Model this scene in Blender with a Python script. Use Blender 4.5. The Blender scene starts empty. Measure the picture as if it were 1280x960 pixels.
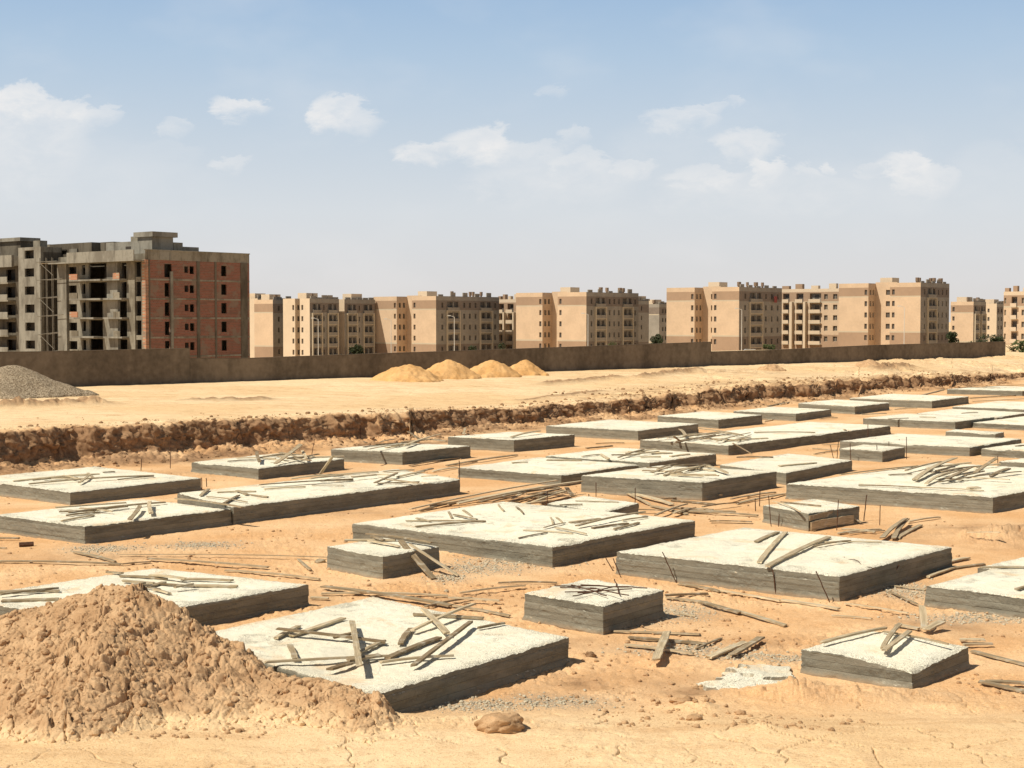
DEBUG = False; SUN = 5.0; SKY = .1; HAZE = .93
import bpy, math, random
import numpy as np
from mathutils import Vector, Matrix
random.seed(7)
rng = np.random.default_rng(11)
S = bpy.context.scene
C = S.collection
F = 1900.0
PITCH = math.atan(80/1900)
H = 6.0
cp, sp = math.cos(PITCH), math.sin(PITCH)

# ------------------------------------------------------------------ survey helpers
def ray(px, py):
    a = (px-640)/F; b = (480-py)/F
    return Vector((a, cp + b*sp, -sp + b*cp))
def at_z(px, py, z):
    r = ray(px, py); t = (z-H)/r.z
    return Vector((r.x*t, r.y*t, z))
def az(px, py=440):
    r = ray(px, py); return r.x/r.y
def proj(p):
    x, y, z = p[0], p[1], p[2]-H
    d = y*cp - z*sp; u = y*sp + z*cp
    return 640+F*x/d, 480-F*u/d
def z_for(py, x, y):
    # height of a point over (x, y) that is seen at row py
    b = (480-py)/F
    # u/d=b : (y*sp+z*cp)=b*(y*cp-z*sp)
    return H + (b*y*cp - y*sp)/(cp + b*sp)
def hit(px, P, d, py=420):
    # parameter along horizontal line P + t*d seen in column px
    k = az(px, py)
    return (k*P[1]-P[0])/(d[0]-k*d[1])

# ------------------------------------------------------------------ noise
def _hash(ix, iy, seed):
    h = (ix.astype(np.int64)*374761393 + iy.astype(np.int64)*668265263 + seed*974711) & 0xffffffff
    h = ((h ^ (h >> 13))*1274126177) & 0xffffffff
    h = ((h ^ (h >> 16))*2246822519) & 0xffffffff
    return ((h ^ (h >> 15)) & 0xffffff)/float(0xffffff)
def vnoise(x, y, seed=0):
    x = np.asarray(x, float); y = np.asarray(y, float)
    ix = np.floor(x); iy = np.floor(y); fx = x-ix; fy = y-iy
    fx = fx*fx*fx*(fx*(fx*6-15)+10); fy = fy*fy*fy*(fy*(fy*6-15)+10)
    a = _hash(ix, iy, seed); b = _hash(ix+1, iy, seed); c = _hash(ix, iy+1, seed); d = _hash(ix+1, iy+1, seed)
    return (a*(1-fx)+b*fx)*(1-fy)+(c*(1-fx)+d*fx)*fy
def fbm(x, y, seed=0, octv=4, gain=.5):
    s = 0; amp = 1; tot = 0
    for k in range(octv):
        s = s + amp*(vnoise(x*(2**k)+k*17.3, y*(2**k)-k*9.1, seed+k)*2-1); tot += amp; amp *= gain
    return s/tot
def voro(x, y, seed=0):
    x = np.asarray(x, float); y = np.asarray(y, float)
    ix = np.floor(x); iy = np.floor(y)
    f1 = np.full(x.shape, 9.); f2 = np.full(x.shape, 9.); cid = np.zeros(x.shape)
    for dx in (-1, 0, 1):
        for dy in (-1, 0, 1):
            cx = ix+dx; cy = iy+dy
            px = cx+_hash(cx, cy, seed); py = cy+_hash(cx, cy, seed+71)
            d = np.sqrt((px-x)**2+(py-y)**2)
            rid = _hash(cx, cy, seed+33)
            cid = np.where(d < f1, rid, cid)
            f2 = np.where(d < f1, f1, np.minimum(f2, d)); f1 = np.minimum(f1, d)
    return f1, f2, cid
def facets(x, y, s, seed, tilt=1.2):
    # broken, tilted blocks: a random plane for every cell
    x = np.asarray(x, float)/s; y = np.asarray(y, float)/s
    ix = np.floor(x); iy = np.floor(y); best = np.full(x.shape, 9.); h = np.zeros(x.shape)
    for dx in (-1, 0, 1):
        for dy in (-1, 0, 1):
            cx = ix+dx; cy = iy+dy; px = cx+_hash(cx, cy, seed); py = cy+_hash(cx, cy, seed+71)
            ex = x-px; ey = y-py; d = ex*ex+ey*ey
            v = _hash(cx, cy, seed+11)+tilt*(ex*(_hash(cx, cy, seed+12)-.5)+ey*(_hash(cx, cy, seed+13)-.5))*2-.5*d
            h = np.where(d < best, v, h); best = np.minimum(best, d)
    return h
def sstep(a, b, x):
    t = np.clip((x-a)/(b-a), 0, 1); return t*t*(3-2*t)
def clods(x, y, s, seed):
    # rounded lumps, height 0..1
    f1, f2, r = voro(x/s, y/s, seed)
    return np.clip(1-f1*1.5, 0, 1)**.6*(.25+.75*r)
def ridge(x, y, s, seed, octv=3):
    r = 0; a = 1; tt = 0
    for k in range(octv):
        r = r+a*(1-np.abs(vnoise(x/s*2**k+k*5.3, y/s*2**k-k*3.7, seed+k)*2-1)); tt += a; a *= .55
    return r/tt
def cracks(x, y, s, seed, w=.05):
    wx = x+fbm(x/s*1.3, y/s*1.3, seed+5, 3)*s*.35; wy = y+fbm(x/s*1.3, y/s*1.3, seed+9, 3)*s*.35
    f1, f2, r = voro(wx/s, wy/s, seed)
    return 1-sstep(0, w, f2-f1)

# ------------------------------------------------------------------ mesh helpers
def new_obj(name, me, mats=(), parent=None):
    o = bpy.data.objects.new(name, me); C.objects.link(o)
    if me is not None:
        for m in (mats if isinstance(mats, (list, tuple)) else [mats]): me.materials.append(m)
    if parent is not None: o.parent = parent
    return o
def tag(o, label=None, cat=None, group=None, kind=None):
    if label: o['label'] = label
    if cat: o['category'] = cat
    if group: o['group'] = group
    if kind: o['kind'] = kind
    return o
def empty(name, loc=(0, 0, 0)):
    o = bpy.data.objects.new(name, None); C.objects.link(o); o.location = loc; o.empty_display_size = .3
    return o
def np_mesh(name, verts, quads, smooth=True, attrs=None):
    me = bpy.data.meshes.new(name)
    nv = len(verts); nf = len(quads)
    me.vertices.add(nv); me.vertices.foreach_set('co', np.asarray(verts, np.float32).ravel())
    k = quads.shape[1]
    me.loops.add(nf*k); me.loops.foreach_set('vertex_index', quads.astype(np.int32).ravel())
    me.polygons.add(nf); me.polygons.foreach_set('loop_start', np.arange(0, nf*k, k, dtype=np.int32))
    try: me.polygons.foreach_set('loop_total', np.full(nf, k, np.int32))
    except Exception: pass
    me.polygons.foreach_set('use_smooth', np.full(nf, smooth, bool))
    me.update(calc_edges=True)
    for n, a in (attrs or {}).items():
        at = me.attributes.new(n, 'FLOAT', 'POINT'); at.data.foreach_set('value', np.asarray(a, np.float32).ravel())
    me.validate()
    return me
def grid_quads(n, m):
    i = np.arange(n*m).reshape(n, m)
    return np.stack([i[:-1, :-1], i[1:, :-1], i[1:, 1:], i[:-1, 1:]], -1).reshape(-1, 4)
class MB:
    """collects quads and boxes, each face with a material slot"""
    def __init__(s): s.v = []; s.f = []; s.m = []
    def quad(s, a, b, c, d, m=0):
        n = len(s.v); s.v += [tuple(a), tuple(b), tuple(c), tuple(d)]; s.f.append((n, n+1, n+2, n+3)); s.m.append(m)
    def prism(s, pts, z0, z1, m=0):
        n = len(s.v); k = len(pts)
        s.v += [(p[0], p[1], z0) for p in pts]+[(p[0], p[1], z1) for p in pts]
        for i in range(k):
            j = (i+1) % k; s.f.append((n+i, n+j, n+k+j, n+k+i)); s.m.append(m)
        s.f.append(tuple(n+k+i for i in range(k))); s.m.append(m)
        s.f.append(tuple(n+i for i in reversed(range(k)))); s.m.append(m)
    def obox(s, P, d, n_, t0, t1, o0, o1, z0, z1, m=0):
        # box in facade space: t along d, o outward along n_
        q = [(P[0]+d[0]*t+n_[0]*o, P[1]+d[1]*t+n_[1]*o) for t, o in ((t0, o0), (t1, o0), (t1, o1), (t0, o1))]
        a = sum(q[i][0]*q[(i+1) % 4][1]-q[(i+1) % 4][0]*q[i][1] for i in range(4))
        if a < 0: q.reverse()
        s.prism(q, z0, z1, m)
    def tube(s, a, b, r, k=6, m=0, r2=None):
        a = Vector(a); b = Vector(b); d = (b-a).normalized(); r2 = r if r2 is None else r2
        u = d.cross(Vector((0, 0, 1)) if abs(d.z) < .9 else Vector((1, 0, 0))).normalized(); w = d.cross(u)
        n = len(s.v)
        for p, rr in ((a, r), (b, r2)):
            for i in range(k):
                t = 2*math.pi*i/k; s.v.append(tuple(p+u*math.cos(t)*rr+w*math.sin(t)*rr))
        for i in range(k):
            j = (i+1) % k; s.f.append((n+i, n+j, n+k+j, n+k+i)); s.m.append(m)
        s.f.append(tuple(n+k+i for i in range(k))); s.m.append(m)
        s.f.append(tuple(n+i for i in reversed(range(k)))); s.m.append(m)
    def build(s, name, mats, parent=None, smooth=False):
        me = bpy.data.meshes.new(name); me.from_pydata(s.v, [], s.f)
        me.polygons.foreach_set('material_index', s.m); me.update()
        if smooth: me.polygons.foreach_set('use_smooth', [True]*len(s.f))
        return new_obj(name, me, mats, parent)

# ------------------------------------------------------------------ materials
class NT:
    def __init__(s, mat): s.t = mat.node_tree; s.n = s.t.nodes; s.l = s.t.links
    def node(s, typ, **kw):
        n = s.n.new(typ)
        for k, v in kw.items():
            if k.startswith('i_'): n.inputs[k[2:].replace('_', ' ')].default_value = v
            else: setattr(n, k, v)
        return n
    def link(s, a, b): s.l.new(a, b)
    def setin(s, sock, v):
        if isinstance(v, bpy.types.NodeSocket): s.l.new(v, sock)
        else: sock.default_value = v
    def math(s, op, a, b=0, c=None, clamp=False):
        n = s.n.new('ShaderNodeMath'); n.operation = op; n.use_clamp = clamp
        s.setin(n.inputs[0], a); s.setin(n.inputs[1], b)
        if c is not None: s.setin(n.inputs[2], c)
        return n.outputs[0]
    def mix(s, f, a, b, blend='MIX'):
        n = s.n.new('ShaderNodeMix'); n.data_type = 'RGBA'; n.blend_type = blend
        s.setin(n.inputs[0], f)
        for sock, v in ((n.inputs[6], a), (n.inputs[7], b)):
            if isinstance(v, bpy.types.NodeSocket): s.l.new(v, sock)
            else: sock.default_value = (*v, 1) if len(v) == 3 else v
        return n.outputs[2]
    def noise(s, vec, scale, detail=4, rough=.55, dist=0.):
        n = s.n.new('ShaderNodeTexNoise'); s.l.new(vec, n.inputs['Vector'])
        n.inputs['Scale'].default_value = scale; n.inputs['Detail'].default_value = detail
        n.inputs['Roughness'].default_value = rough; n.inputs['Distortion'].default_value = dist
        return n.outputs[0]
    def ramp(s, f, a, b):
        n = s.n.new('ShaderNodeMapRange'); n.interpolation_type = 'SMOOTHSTEP'
        s.setin(n.inputs[0], f); n.inputs[1].default_value = a; n.inputs[2].default_value = b
        return n.outputs[0]
    def attr(s, name):
        n = s.n.new('ShaderNodeAttribute'); n.attribute_name = name; return n.outputs['Fac']
    def mapping(s, vec, scale=(1, 1, 1), rot=(0, 0, 0)):
        n = s.n.new('ShaderNodeMapping'); s.l.new(vec, n.inputs[0]); n.inputs['Scale'].default_value = scale; n.inputs['Rotation'].default_value = rot
        return n.outputs[0]
    def bump(s, h, strength=.5, dist=.02):
        n = s.n.new('ShaderNodeBump'); s.l.new(h, n.inputs['Height']); n.inputs['Strength'].default_value = strength; n.inputs['Distance'].default_value = dist
        return n.outputs[0]
def mat(name, rough=.9, spec=.15):
    m = bpy.data.materials.new(name); m.use_nodes = True
    t = NT(m); b = t.n['Principled BSDF']; b.inputs['Roughness'].default_value = rough
    b.inputs['Specular IOR Level'].default_value = spec
    return m, t, b
def P_obj(t): return t.n.new('ShaderNodeTexCoord').outputs['Object']
def P_geo(t):
    g = t.n.new('ShaderNodeNewGeometry'); return g.outputs['Position'], g.outputs['Normal']
def simple(name, col, var=.15, scale=2., rough=.9, streak=False, spec=.15, bump=0):
    m, t, b = mat(name, rough, spec)
    p, n = P_geo(t)
    v = t.mapping(p, (1, 1, .25)) if streak else p
    f = t.noise(v, scale, 5, .6)
    g = t.noise(p, scale*7, 3, .6)
    f = t.math('ADD', t.math('MULTIPLY', f, .65), t.math('MULTIPLY', g, .35))
    f = t.ramp(f, .3, .7)
    c0 = tuple(c*(1-var) for c in col); c1 = tuple(min(1, c*(1+var)) for c in col)
    t.link(t.mix(f, c0, c1), b.inputs['Base Color'])
    if bump: t.link(t.bump(g, .5, bump), b.inputs['Normal'])
    return m
# ground
def ground_mat():
    m, t, b = mat('sandy_soil', 1., .05)
    p, n = P_geo(t)
    pale = t.attr('pale'); grey = t.attr('grey'); dark = t.attr('dark')
    n1 = t.noise(p, .35, 6, .6); n2 = t.noise(p, 3.2, 5, .65); n3 = t.noise(p, 22, 4, .7); n4 = t.noise(p, .09, 3, .5)
    orange = t.mix(t.ramp(n1, .3, .7), (.69, .395, .185), (.83, .555, .315))
    sand = t.mix(t.ramp(n4, .35, .65), (.80, .565, .315), (.88, .67, .415))
    tm = t.mapping(p, (.25, 1.4, 1), (0, 0, math.radians(42)))
    n5 = t.noise(tm, 1.0, 5, .6)
    sand = t.mix(t.math('MULTIPLY', t.ramp(n5, .46, .68), .6), sand, (.62, .39, .20))
    sand = t.mix(t.math('MULTIPLY', t.ramp(t.noise(p, 1.3, 7, .7), .48, .66), .42), sand, (.60, .38, .20))
    c = t.mix(pale, orange, sand)
    c = t.mix(t.math('MULTIPLY', t.ramp(n2, .52, .72), .34), c, (.48, .27, .13))
    c = t.mix(t.math('MULTIPLY', t.ramp(n3, .57, .66), .65), c, (.38, .22, .115))
    c = t.mix(t.math('MULTIPLY', t.ramp(n3, .5, .3), .3), c, (.97, .80, .56))
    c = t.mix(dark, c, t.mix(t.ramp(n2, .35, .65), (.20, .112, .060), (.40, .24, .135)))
    gm = t.math('MULTIPLY', grey, t.ramp(n3, .42, .56))
    c = t.mix(gm, c, t.mix(t.ramp(n3, .4, .7), (.20, .185, .15), (.50, .46, .38)))
    n6 = t.noise(p, 55, 2, .5); c = t.mix(t.math('MULTIPLY', t.ramp(n6, .60, .68), .55), c, (.33, .20, .11))
    c = t.mix(t.attr('crack'), c, (.22, .125, .065))  # cracks darkened: damp deeper soil, plus occlusion shade put into the colour
    t.link(c, b.inputs['Base Color'])
    h = t.math('ADD', n3, t.math('MULTIPLY', t.noise(p, 70, 2, .6), .4))
    t.link(t.bump(h, .8, .022), b.inputs['Normal'])
    return m
def soil_mat(name, a, bcol, dk, sc=1.):
    m, t, b = mat(name, 1., .05)
    p, n = P_geo(t)
    n2 = t.noise(p, 2.5*sc, 5, .65); n3 = t.noise(p, 20*sc, 4, .7)
    c = t.mix(t.ramp(n2, .3, .7), a, bcol)
    c = t.mix(t.math('MULTIPLY', t.ramp(n3, .52, .68), .65), c, dk)
    t.link(c, b.inputs['Base Color'])
    t.link(t.bump(t.math('ADD', n3, t.math('MULTIPLY', t.noise(p, 90*sc, 2, .6), .4)), .8, .02), b.inputs['Normal'])
    return m
M = {}
M['ground'] = ground_mat()
M['clay'] = soil_mat('clay_soil', (.46, .285, .155), (.62, .415, .24), (.26, .15, .075))
def mound_mat():
    m = M['clay']; m.name = 'clay_soil'; t = NT(m); b = t.n['Principled BSDF']; l = b.inputs['Base Color'].links[0].from_socket
    g = t.n.new('ShaderNodeNewGeometry'); sx = t.node('ShaderNodeSeparateXYZ'); t.link(g.outputs['Position'], sx.inputs[0])
    zz = t.math('ADD', sx.outputs[2], t.math('MULTIPLY', t.noise(g.outputs['Position'], 2, 4, .6), .5))
    t.link(t.mix(t.ramp(zz, .78, .42), l, (.84, .61, .36)), b.inputs['Base Color']); return m
M['mound'] = mound_mat()
M['clod'] = soil_mat('dry_clod', (.44, .27, .145), (.62, .41, .235), (.30, .18, .09), 2)
M['bankclod'] = soil_mat('bank_clod', (.26, .155, .085), (.46, .30, .17), (.15, .09, .05), 2)
M['crumb'] = soil_mat('concrete_crumb', (.48, .41, .30), (.68, .60, .45), (.26, .215, .15), 2)
M['yellow'] = soil_mat('yellow_sand', (.60, .34, .135), (.72, .44, .20), (.36, .20, .085), .35)
M['gravel'] = soil_mat('crushed_gravel', (.33, .265, .175), (.50, .42, .30), (.12, .09, .055), .22)

def gravel_mat():
    m, t, b = mat('gravel_heap', 1., .05); p, n = P_geo(t)
    a = t.noise(p, 11, 3, .75); q = t.noise(p, .7, 4, .6)
    c = t.mix(t.ramp(a, .40, .60), (.20, .145, .09), (.64, .52, .37)); c = t.mix(t.math('MULTIPLY', t.ramp(q, .4, .7), .35), c, (.30, .23, .15))
    t.link(c, b.inputs['Base Color']); t.link(t.bump(a, 1, .15), b.inputs['Normal']); return m
M['gravelheap'] = gravel_mat()
def grime(name, col, dk):
    m, t, b = mat(name, .95, .1); p, n = P_geo(t)
    a = t.noise(t.mapping(p, (1, 1, .45)), .33, 6, .68); q = t.noise(p, 2.2, 5, .7); s = t.noise(t.mapping(p, (1, 1, .12)), 1.4, 4, .6)
    c = t.mix(t.math('MULTIPLY', t.ramp(a, .42, .62), .85), col, dk); c = t.mix(t.math('MULTIPLY', t.ramp(q, .5, .7), .45), c, dk)
    c = t.mix(t.math('MULTIPLY', t.ramp(s, .55, .68), .5), c, tuple(k*.55 for k in dk))
    t.link(c, b.inputs['Base Color']); return m
def pad_mat():
    m, t, b = mat('footing_concrete', .95, .1)
    p, n = P_geo(t)
    sx = t.node('ShaderNodeSeparateXYZ'); t.link(n, sx.inputs[0]); nz = sx.outputs[2]
    sp_ = t.node('ShaderNodeSeparateXYZ'); t.link(p, sp_.inputs[0]); pz = sp_.outputs[2]
    t_nx = sx.outputs[0]
    oi = t.node('ShaderNodeObjectInfo'); rnd = oi.outputs['Random']
    n1 = t.noise(p, 1.1, 5, .6); n2 = t.noise(p, 9, 5, .7); n3 = t.noise(p, 45, 3, .7)
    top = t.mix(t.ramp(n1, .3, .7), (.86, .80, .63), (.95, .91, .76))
    top = t.mix(t.math('MULTIPLY', t.ramp(n2, .52, .72), .5), top, (.56, .52, .41))
    edg = t.attr('edge')
    spk = t.ramp(t.math('ADD', n3, t.math('MULTIPLY', edg, .14)), .60, .68)
    top = t.mix(t.math('MULTIPLY', spk, .75), top, (.17, .15, .115))
    n5 = t.noise(p, 120, 2, .6); top = t.mix(t.math('MULTIPLY', t.ramp(n5, .58, .66), .3), top, (.36, .32, .25))
    top = t.mix(t.math('MULTIPLY', t.ramp(t.noise(p, .55, 5, .65), .50, .66), .55), top, (.60, .565, .46))
    sandf = t.math('MULTIPLY', t.ramp(t.noise(p, .8, 4, .6, .6), .55, .68), .6)
    top = t.mix(sandf, top, (.80, .58, .36))
    st = t.mapping(p, (.9, .9, 4)); s1 = t.noise(st, 1.6, 6, .65)
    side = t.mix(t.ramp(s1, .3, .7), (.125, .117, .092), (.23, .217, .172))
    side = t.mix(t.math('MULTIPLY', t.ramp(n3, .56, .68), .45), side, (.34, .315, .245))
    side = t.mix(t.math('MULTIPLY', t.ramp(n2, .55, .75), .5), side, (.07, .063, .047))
    # joints between form boards
    wz = t.math('ADD', t.math('MULTIPLY', pz, 1/.135), t.math('MULTIPLY', n1, .06))
    fr = t.math('FRACT', wz)
    j = t.math('LESS_THAN', fr, .05)
    wn = t.node('ShaderNodeTexWhiteNoise', noise_dimensions='2D'); cb = t.node('ShaderNodeCombineXYZ'); t.link(t.math('FLOOR', wz), cb.inputs[0]); t.link(t.math('ADD', t.math('MULTIPLY', rnd, 50), t.math('GREATER_THAN', t_nx, 0)), cb.inputs[1]); t.link(cb.outputs[0], wn.inputs[0])
    side = t.mix(t.math('MULTIPLY', wn.outputs[0], .38), side, (.36, .33, .26))
    side = t.mix(t.math('MULTIPLY', j, .65), side, (.04, .036, .028))
    # dust at the foot
    side = t.mix(t.math('MULTIPLY', t.ramp(t.math('ADD', pz, t.math('MULTIPLY', n2, .12)), .16, .05), .55), side, (.42, .30, .19))
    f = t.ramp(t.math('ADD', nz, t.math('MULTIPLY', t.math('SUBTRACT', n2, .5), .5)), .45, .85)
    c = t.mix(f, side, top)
    c = t.mix(t.math('MULTIPLY', rnd, .12), c, (.42, .39, .31))
    t.link(c, b.inputs['Base Color'])
    h = t.math('ADD', n2, n3)
    t.link(t.bump(h, .8, .018), b.inputs['Normal'])
    return m
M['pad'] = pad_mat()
def wood_mat():
    m, t, b = mat('weathered_wood', .85, .15)
    p = P_obj(t); oi = t.node('ShaderNodeObjectInfo'); r = oi.outputs['Random']
    n1 = t.noise(t.mapping(p, (1.2, 25, 25)), 1.5, 5, .65); n2 = t.noise(p, 6, 4, .6)
    base = t.mix(r, (.24, .17, .10), (.84, .69, .46))
    c = t.mix(t.ramp(n1, .35, .7), t.mix(.55, base, (.10, .07, .04)), base)
    c = t.mix(t.math('MULTIPLY', t.ramp(n2, .52, .7), .6), c, (.50, .46, .37))
    t.link(c, b.inputs['Base Color']); t.link(t.bump(n1, .4, .008), b.inputs['Normal'])
    return m
M['wood'] = wood_mat()
M['rust'] = simple('rusty_steel', (.10, .052, .032), .4, 20, .8)
M['blockwall'] = simple('rendered_wall', (.17, .135, .098), .42, .3, .95, True, bump=.01)
M['blockwall2'] = simple('rendered_wall_top', (.16, .125, .09), .25, .8, .95)
M['conc_light'] = grime('bare_concrete_light', (.28, .262, .22), (.165, .148, .12))
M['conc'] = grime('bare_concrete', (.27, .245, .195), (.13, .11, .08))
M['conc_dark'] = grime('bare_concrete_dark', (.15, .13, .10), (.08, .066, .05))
def brick_mat(name, c1, c2, mort):
    m, t, b = mat(name, .95, .1)
    p, n = P_geo(t)
    br = t.node('ShaderNodeTexBrick'); uv = t.attr('bu')
    cx = t.node('ShaderNodeCombineXYZ'); sx = t.node('ShaderNodeSeparateXYZ'); t.link(p, sx.inputs[0])
    t.link(t.math('MULTIPLY', t.math('ADD', sx.outputs[0], sx.outputs[1]), .9), cx.inputs[0]); t.link(sx.outputs[2], cx.inputs[1])
    t.link(cx.outputs[0], br.inputs['Vector'])
    br.inputs['Color1'].default_value = (*c1, 1); br.inputs['Color2'].default_value = (*c2, 1); br.inputs['Mortar'].default_value = (*mort, 1)
    br.inputs['Scale'].default_value = 1; br.inputs['Brick Width'].default_value = .5; br.inputs['Row Height'].default_value = .24
    br.inputs['Mortar Size'].default_value = .035
    st = t.noise(t.mapping(p, (.15, .15, 1.6)), 1.3, 4, .6)
    c = t.mix(t.math('MULTIPLY', t.ramp(st, .5, .68), .75), br.outputs['Color'], (.17, .10, .075))
    n2 = t.noise(p, .45, 4, .6)
    c = t.mix(t.math('MULTIPLY', t.ramp(n2, .52, .62), .75), c, (.21, .165, .125))
    t.link(c, b.inputs['Base Color'])
    return m
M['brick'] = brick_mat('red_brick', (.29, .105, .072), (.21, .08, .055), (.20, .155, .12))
M['brick_lit'] = brick_mat('sunlit_red_brick', (.46, .20, .11), (.38, .16, .09), (.36, .29, .21))  # same red brick, sunlight put into its colour for the lit parts
M['beige'] = simple('beige_render', (.585, .44, .305), .09, .3)  # far block walls: distance haze is mixed into these render colours
M['cream'] = simple('cream_render', (.62, .50, .365), .06, .15)
M['brown'] = simple('brown_render', (.36, .25, .17), .08, .2)
M['shade'] = simple('shaded_render', (.285, .258, .218), .16, .3)  # beige walls with the shade of sunless sides painted into the colour
M['shade_brown'] = simple('shaded_brown_render', (.205, .168, .138), .15, .3)  # brown bands darkened in colour for the sides away from the sun
M['trim'] = simple('pale_trim', (.50, .43, .32), .06, .5)
M['glass'] = simple('dark_pane', (.10, .088, .075), .3, .5, .35, spec=.4)  # pane tone lifted, distance haze painted into it
M['void'] = simple('unlit_room', (.06, .05, .04), .3, .5)  # dark sheets behind openings, interior shade painted as colour
M['tank'] = simple('roof_tank', (.24, .17, .12), .2, .5)
M['white'] = simple('white_metal', (.62, .60, .55), .05, 1, .5)
M['leaf'] = simple('leaf_green', (.045, .055, .024), .45, 1.5, .7)
M['leaf2'] = simple('leaf_olive', (.075, .09, .032), .4, 1.5, .7)
M['bark'] = simple('bark', (.10, .075, .05), .2, 3)
M['red'] = simple('red_cloth', (.28, .08, .07), .1, 1)
M['scaf'] = simple('scaffold_pole', (.17, .15, .12), .15, 2)

# ------------------------------------------------------------------ terrain
BD = Vector((62, 80, 0)).normalized()       # direction of the excavation edge
BP = Vector((-20, 60.5, 0)); BN = Vector((BD.y, -BD.x, 0))   # normal towards the pit
WA = Vector((-29, 103, 0)); WB = Vector((60, 186, 0)); WD = (WB-WA).normalized(); WN = Vector((WD.y, -WD.x, 0))
def bank_off(s):
    return 1.3*fbm(s/9, s*0+3, 41, 3) + .8*fbm(s/2.2, s*0, 42, 3) - 2.2*np.exp(-((s-34)/16)**2)*.6
def bank_h(s):
    return np.interp(s, [-60, -5, 8, 21, 33, 50, 73, 95, 108, 128], [1.6, 1.55, 1.45, 1.3, .95, 1.0, 1.05, .9, .6, .2])
def height(x, y, detail=True):
    x = np.asarray(x, float); y = np.asarray(y, float)
    rx = x-BP.x; ry = y-BP.y
    s = rx*BD.x+ry*BD.y; q = rx*BN.x+ry*BN.y        # q > 0 in the pit
    qq = q + bank_off(s)
    hb = bank_h(s)
    w = rx*0; wx = x-WA.x; wy = y-WA.y; wq = wx*WN.x+wy*WN.y     # wq > 0 on our side of the wall
    d_up = np.clip(-qq, 0, None)
    up = hb + (1.5-hb)*sstep(2, 32, d_up)
    up = up+(1.5-up)*sstep(16, 1, wq)
    up = np.where(wq < -1, 1.5-8.7*sstep(0, 50, -wq-1-45*sstep(100, 122, wx*WD.x+wy*WD.y)), up)
    tall = sstep(.55, -.05, qq)
    talus = (.14*hb+.08)*sstep(2.4, .2, qq)*(.55+.45*vnoise(s/1.5, s*0+8, 77))
    pit = talus*(qq > 0)+ .05*fbm(x/6, y/6, 3, 3)*sstep(26, 32, y)
    pit = pit + .28*sstep(23.6, 20.6, y)
    z = np.where(qq > .55, pit, pit*(1-tall)+up*tall)
    info = dict(s=s, q=qq, wq=wq, tall=tall)
    if detail:
        near = sstep(60, 25, y)
        far_up = sstep(0, -1, qq)*(wq > 0)
        rim = np.exp(-(np.clip(-qq, 0, 99)/2.2)**2)*(qq < .7)
        z = z + rim*(.06*clods(x, y, .5, 5)+.08*clods(x, y, .22, 6)+.18*fbm(x/1.2, y/1.2, 8, 5, .6))
        toe = np.exp(-((qq-1.0)/.9)**2)
        z = z + toe*(.10*clods(x, y, .5, 15)+.12*clods(x, y, .22, 16)+.14*fbm(x/.8, y/.8, 17, 5, .6))
        # loose spoil along the right part of the rim
        sp_ = sstep(28, 55, s)*sstep(9, 2, -qq)*(qq < .3)
        z = z + sp_*(.16*clods(x, y, 1.5, 25)+.10*clods(x, y, .6, 26)+.42*(fbm(x/1.3, y/1.3, 127, 5, .62)+.15))*(.4+.6*vnoise(x/5, y/5, 27))
        sp2 = sstep(45, 75, s)*sstep(30, 12, -qq)*(qq < .3)*sstep(.45, .75, vnoise(x/9, y/4, 29))
        z = z + sp2*.22*(clods(x, y, 1.5, 28)+fbm(x/1.1, y/1.1, 128, 4, .6))
        # windrows of spoil on the haul road
        for (p0, p1, wd, am) in WINDROWS:
            ax, ay = p1[0]-p0[0], p1[1]-p0[1]; L = math.hypot(ax, ay); ax /= L; ay /= L
            t_ = (x-p0[0])*ax+(y-p0[1])*ay; o_ = -(x-p0[0])*ay+(y-p0[1])*ax
            k = np.exp(-(o_/wd)**2)*sstep(-.5, 2, t_)*sstep(L+.5, L-2, t_)
            z = z + k*am*(.35+.9*clods(x, y, .8, 31)+.4*clods(x, y, .35, 32))
        z = z + far_up*(.035*fbm(x/3, y/3, 12, 4)+.02*fbm(x/.8, y/.8, 13, 2))
        # wheel ruts parallel to the pit edge
        for o0 in (-5.5, -7.6, -13, -15.1, -22, -24):
            oo = q-o0+1.2*np.sin(s/17+o0)
            z = z - far_up*.06*np.exp(-(oo/.28)**2)*(.5+.5*vnoise(s/6, s*0+o0, 14))
        # pit floor and foreground
        pf = (qq > .5)
        z = z + pf*(.022*fbm(x/.9, y/.9, 21, 4)+.012*clods(x, y, .25, 22)*near*sstep(.4, .7, vnoise(x/1.3, y/1.3, 23)))
        z = z + pf*near*(.012*fbm(x/.2, y/.2, 121, 3)+.026*facets(x, y, .16, 122)*sstep(.58, .75, vnoise(x/1.6+3, y/1.2, 124)))*(1-.85*sstep(25, 22.5, y))
        fg = sstep(25.5, 22.5, y)
        z = z + fg*(.045*fbm(x/1.8, y/1.8, 51, 4)+.006*fbm(x/.3, y/.3, 52, 3))
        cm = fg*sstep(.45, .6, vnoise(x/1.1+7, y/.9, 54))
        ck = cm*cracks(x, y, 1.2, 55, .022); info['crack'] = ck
        z = z - .06*ck
        rough = sstep(.5, .7, vnoise(x/1.9-4, y/1.4+2, 57))*pf*near
        z = z + rough*(1-.6*fg)*(.04*clods(x, y, .33, 58)+.03*clods(x, y, .15, 59))
        # rough heap on the right and a low rim of soil before the nearest footing
        for (hx, hy, ra, rb, am) in HEAPS:
            k = np.exp(-((x-hx)/ra)**2-((y-hy)/rb)**2)
            z = z + k*am*(.45+.35*clods(x, y, .45, 61)+.22*facets(x, y, .24, 62)+.10*facets(x, y, .1, 64)+.4*fbm(x/.7, y/.7, 63, 4))
    return z, info
_w = lambda a, b, z: (at_z(*a, z)[:2], at_z(*b, z)[:2])
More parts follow.
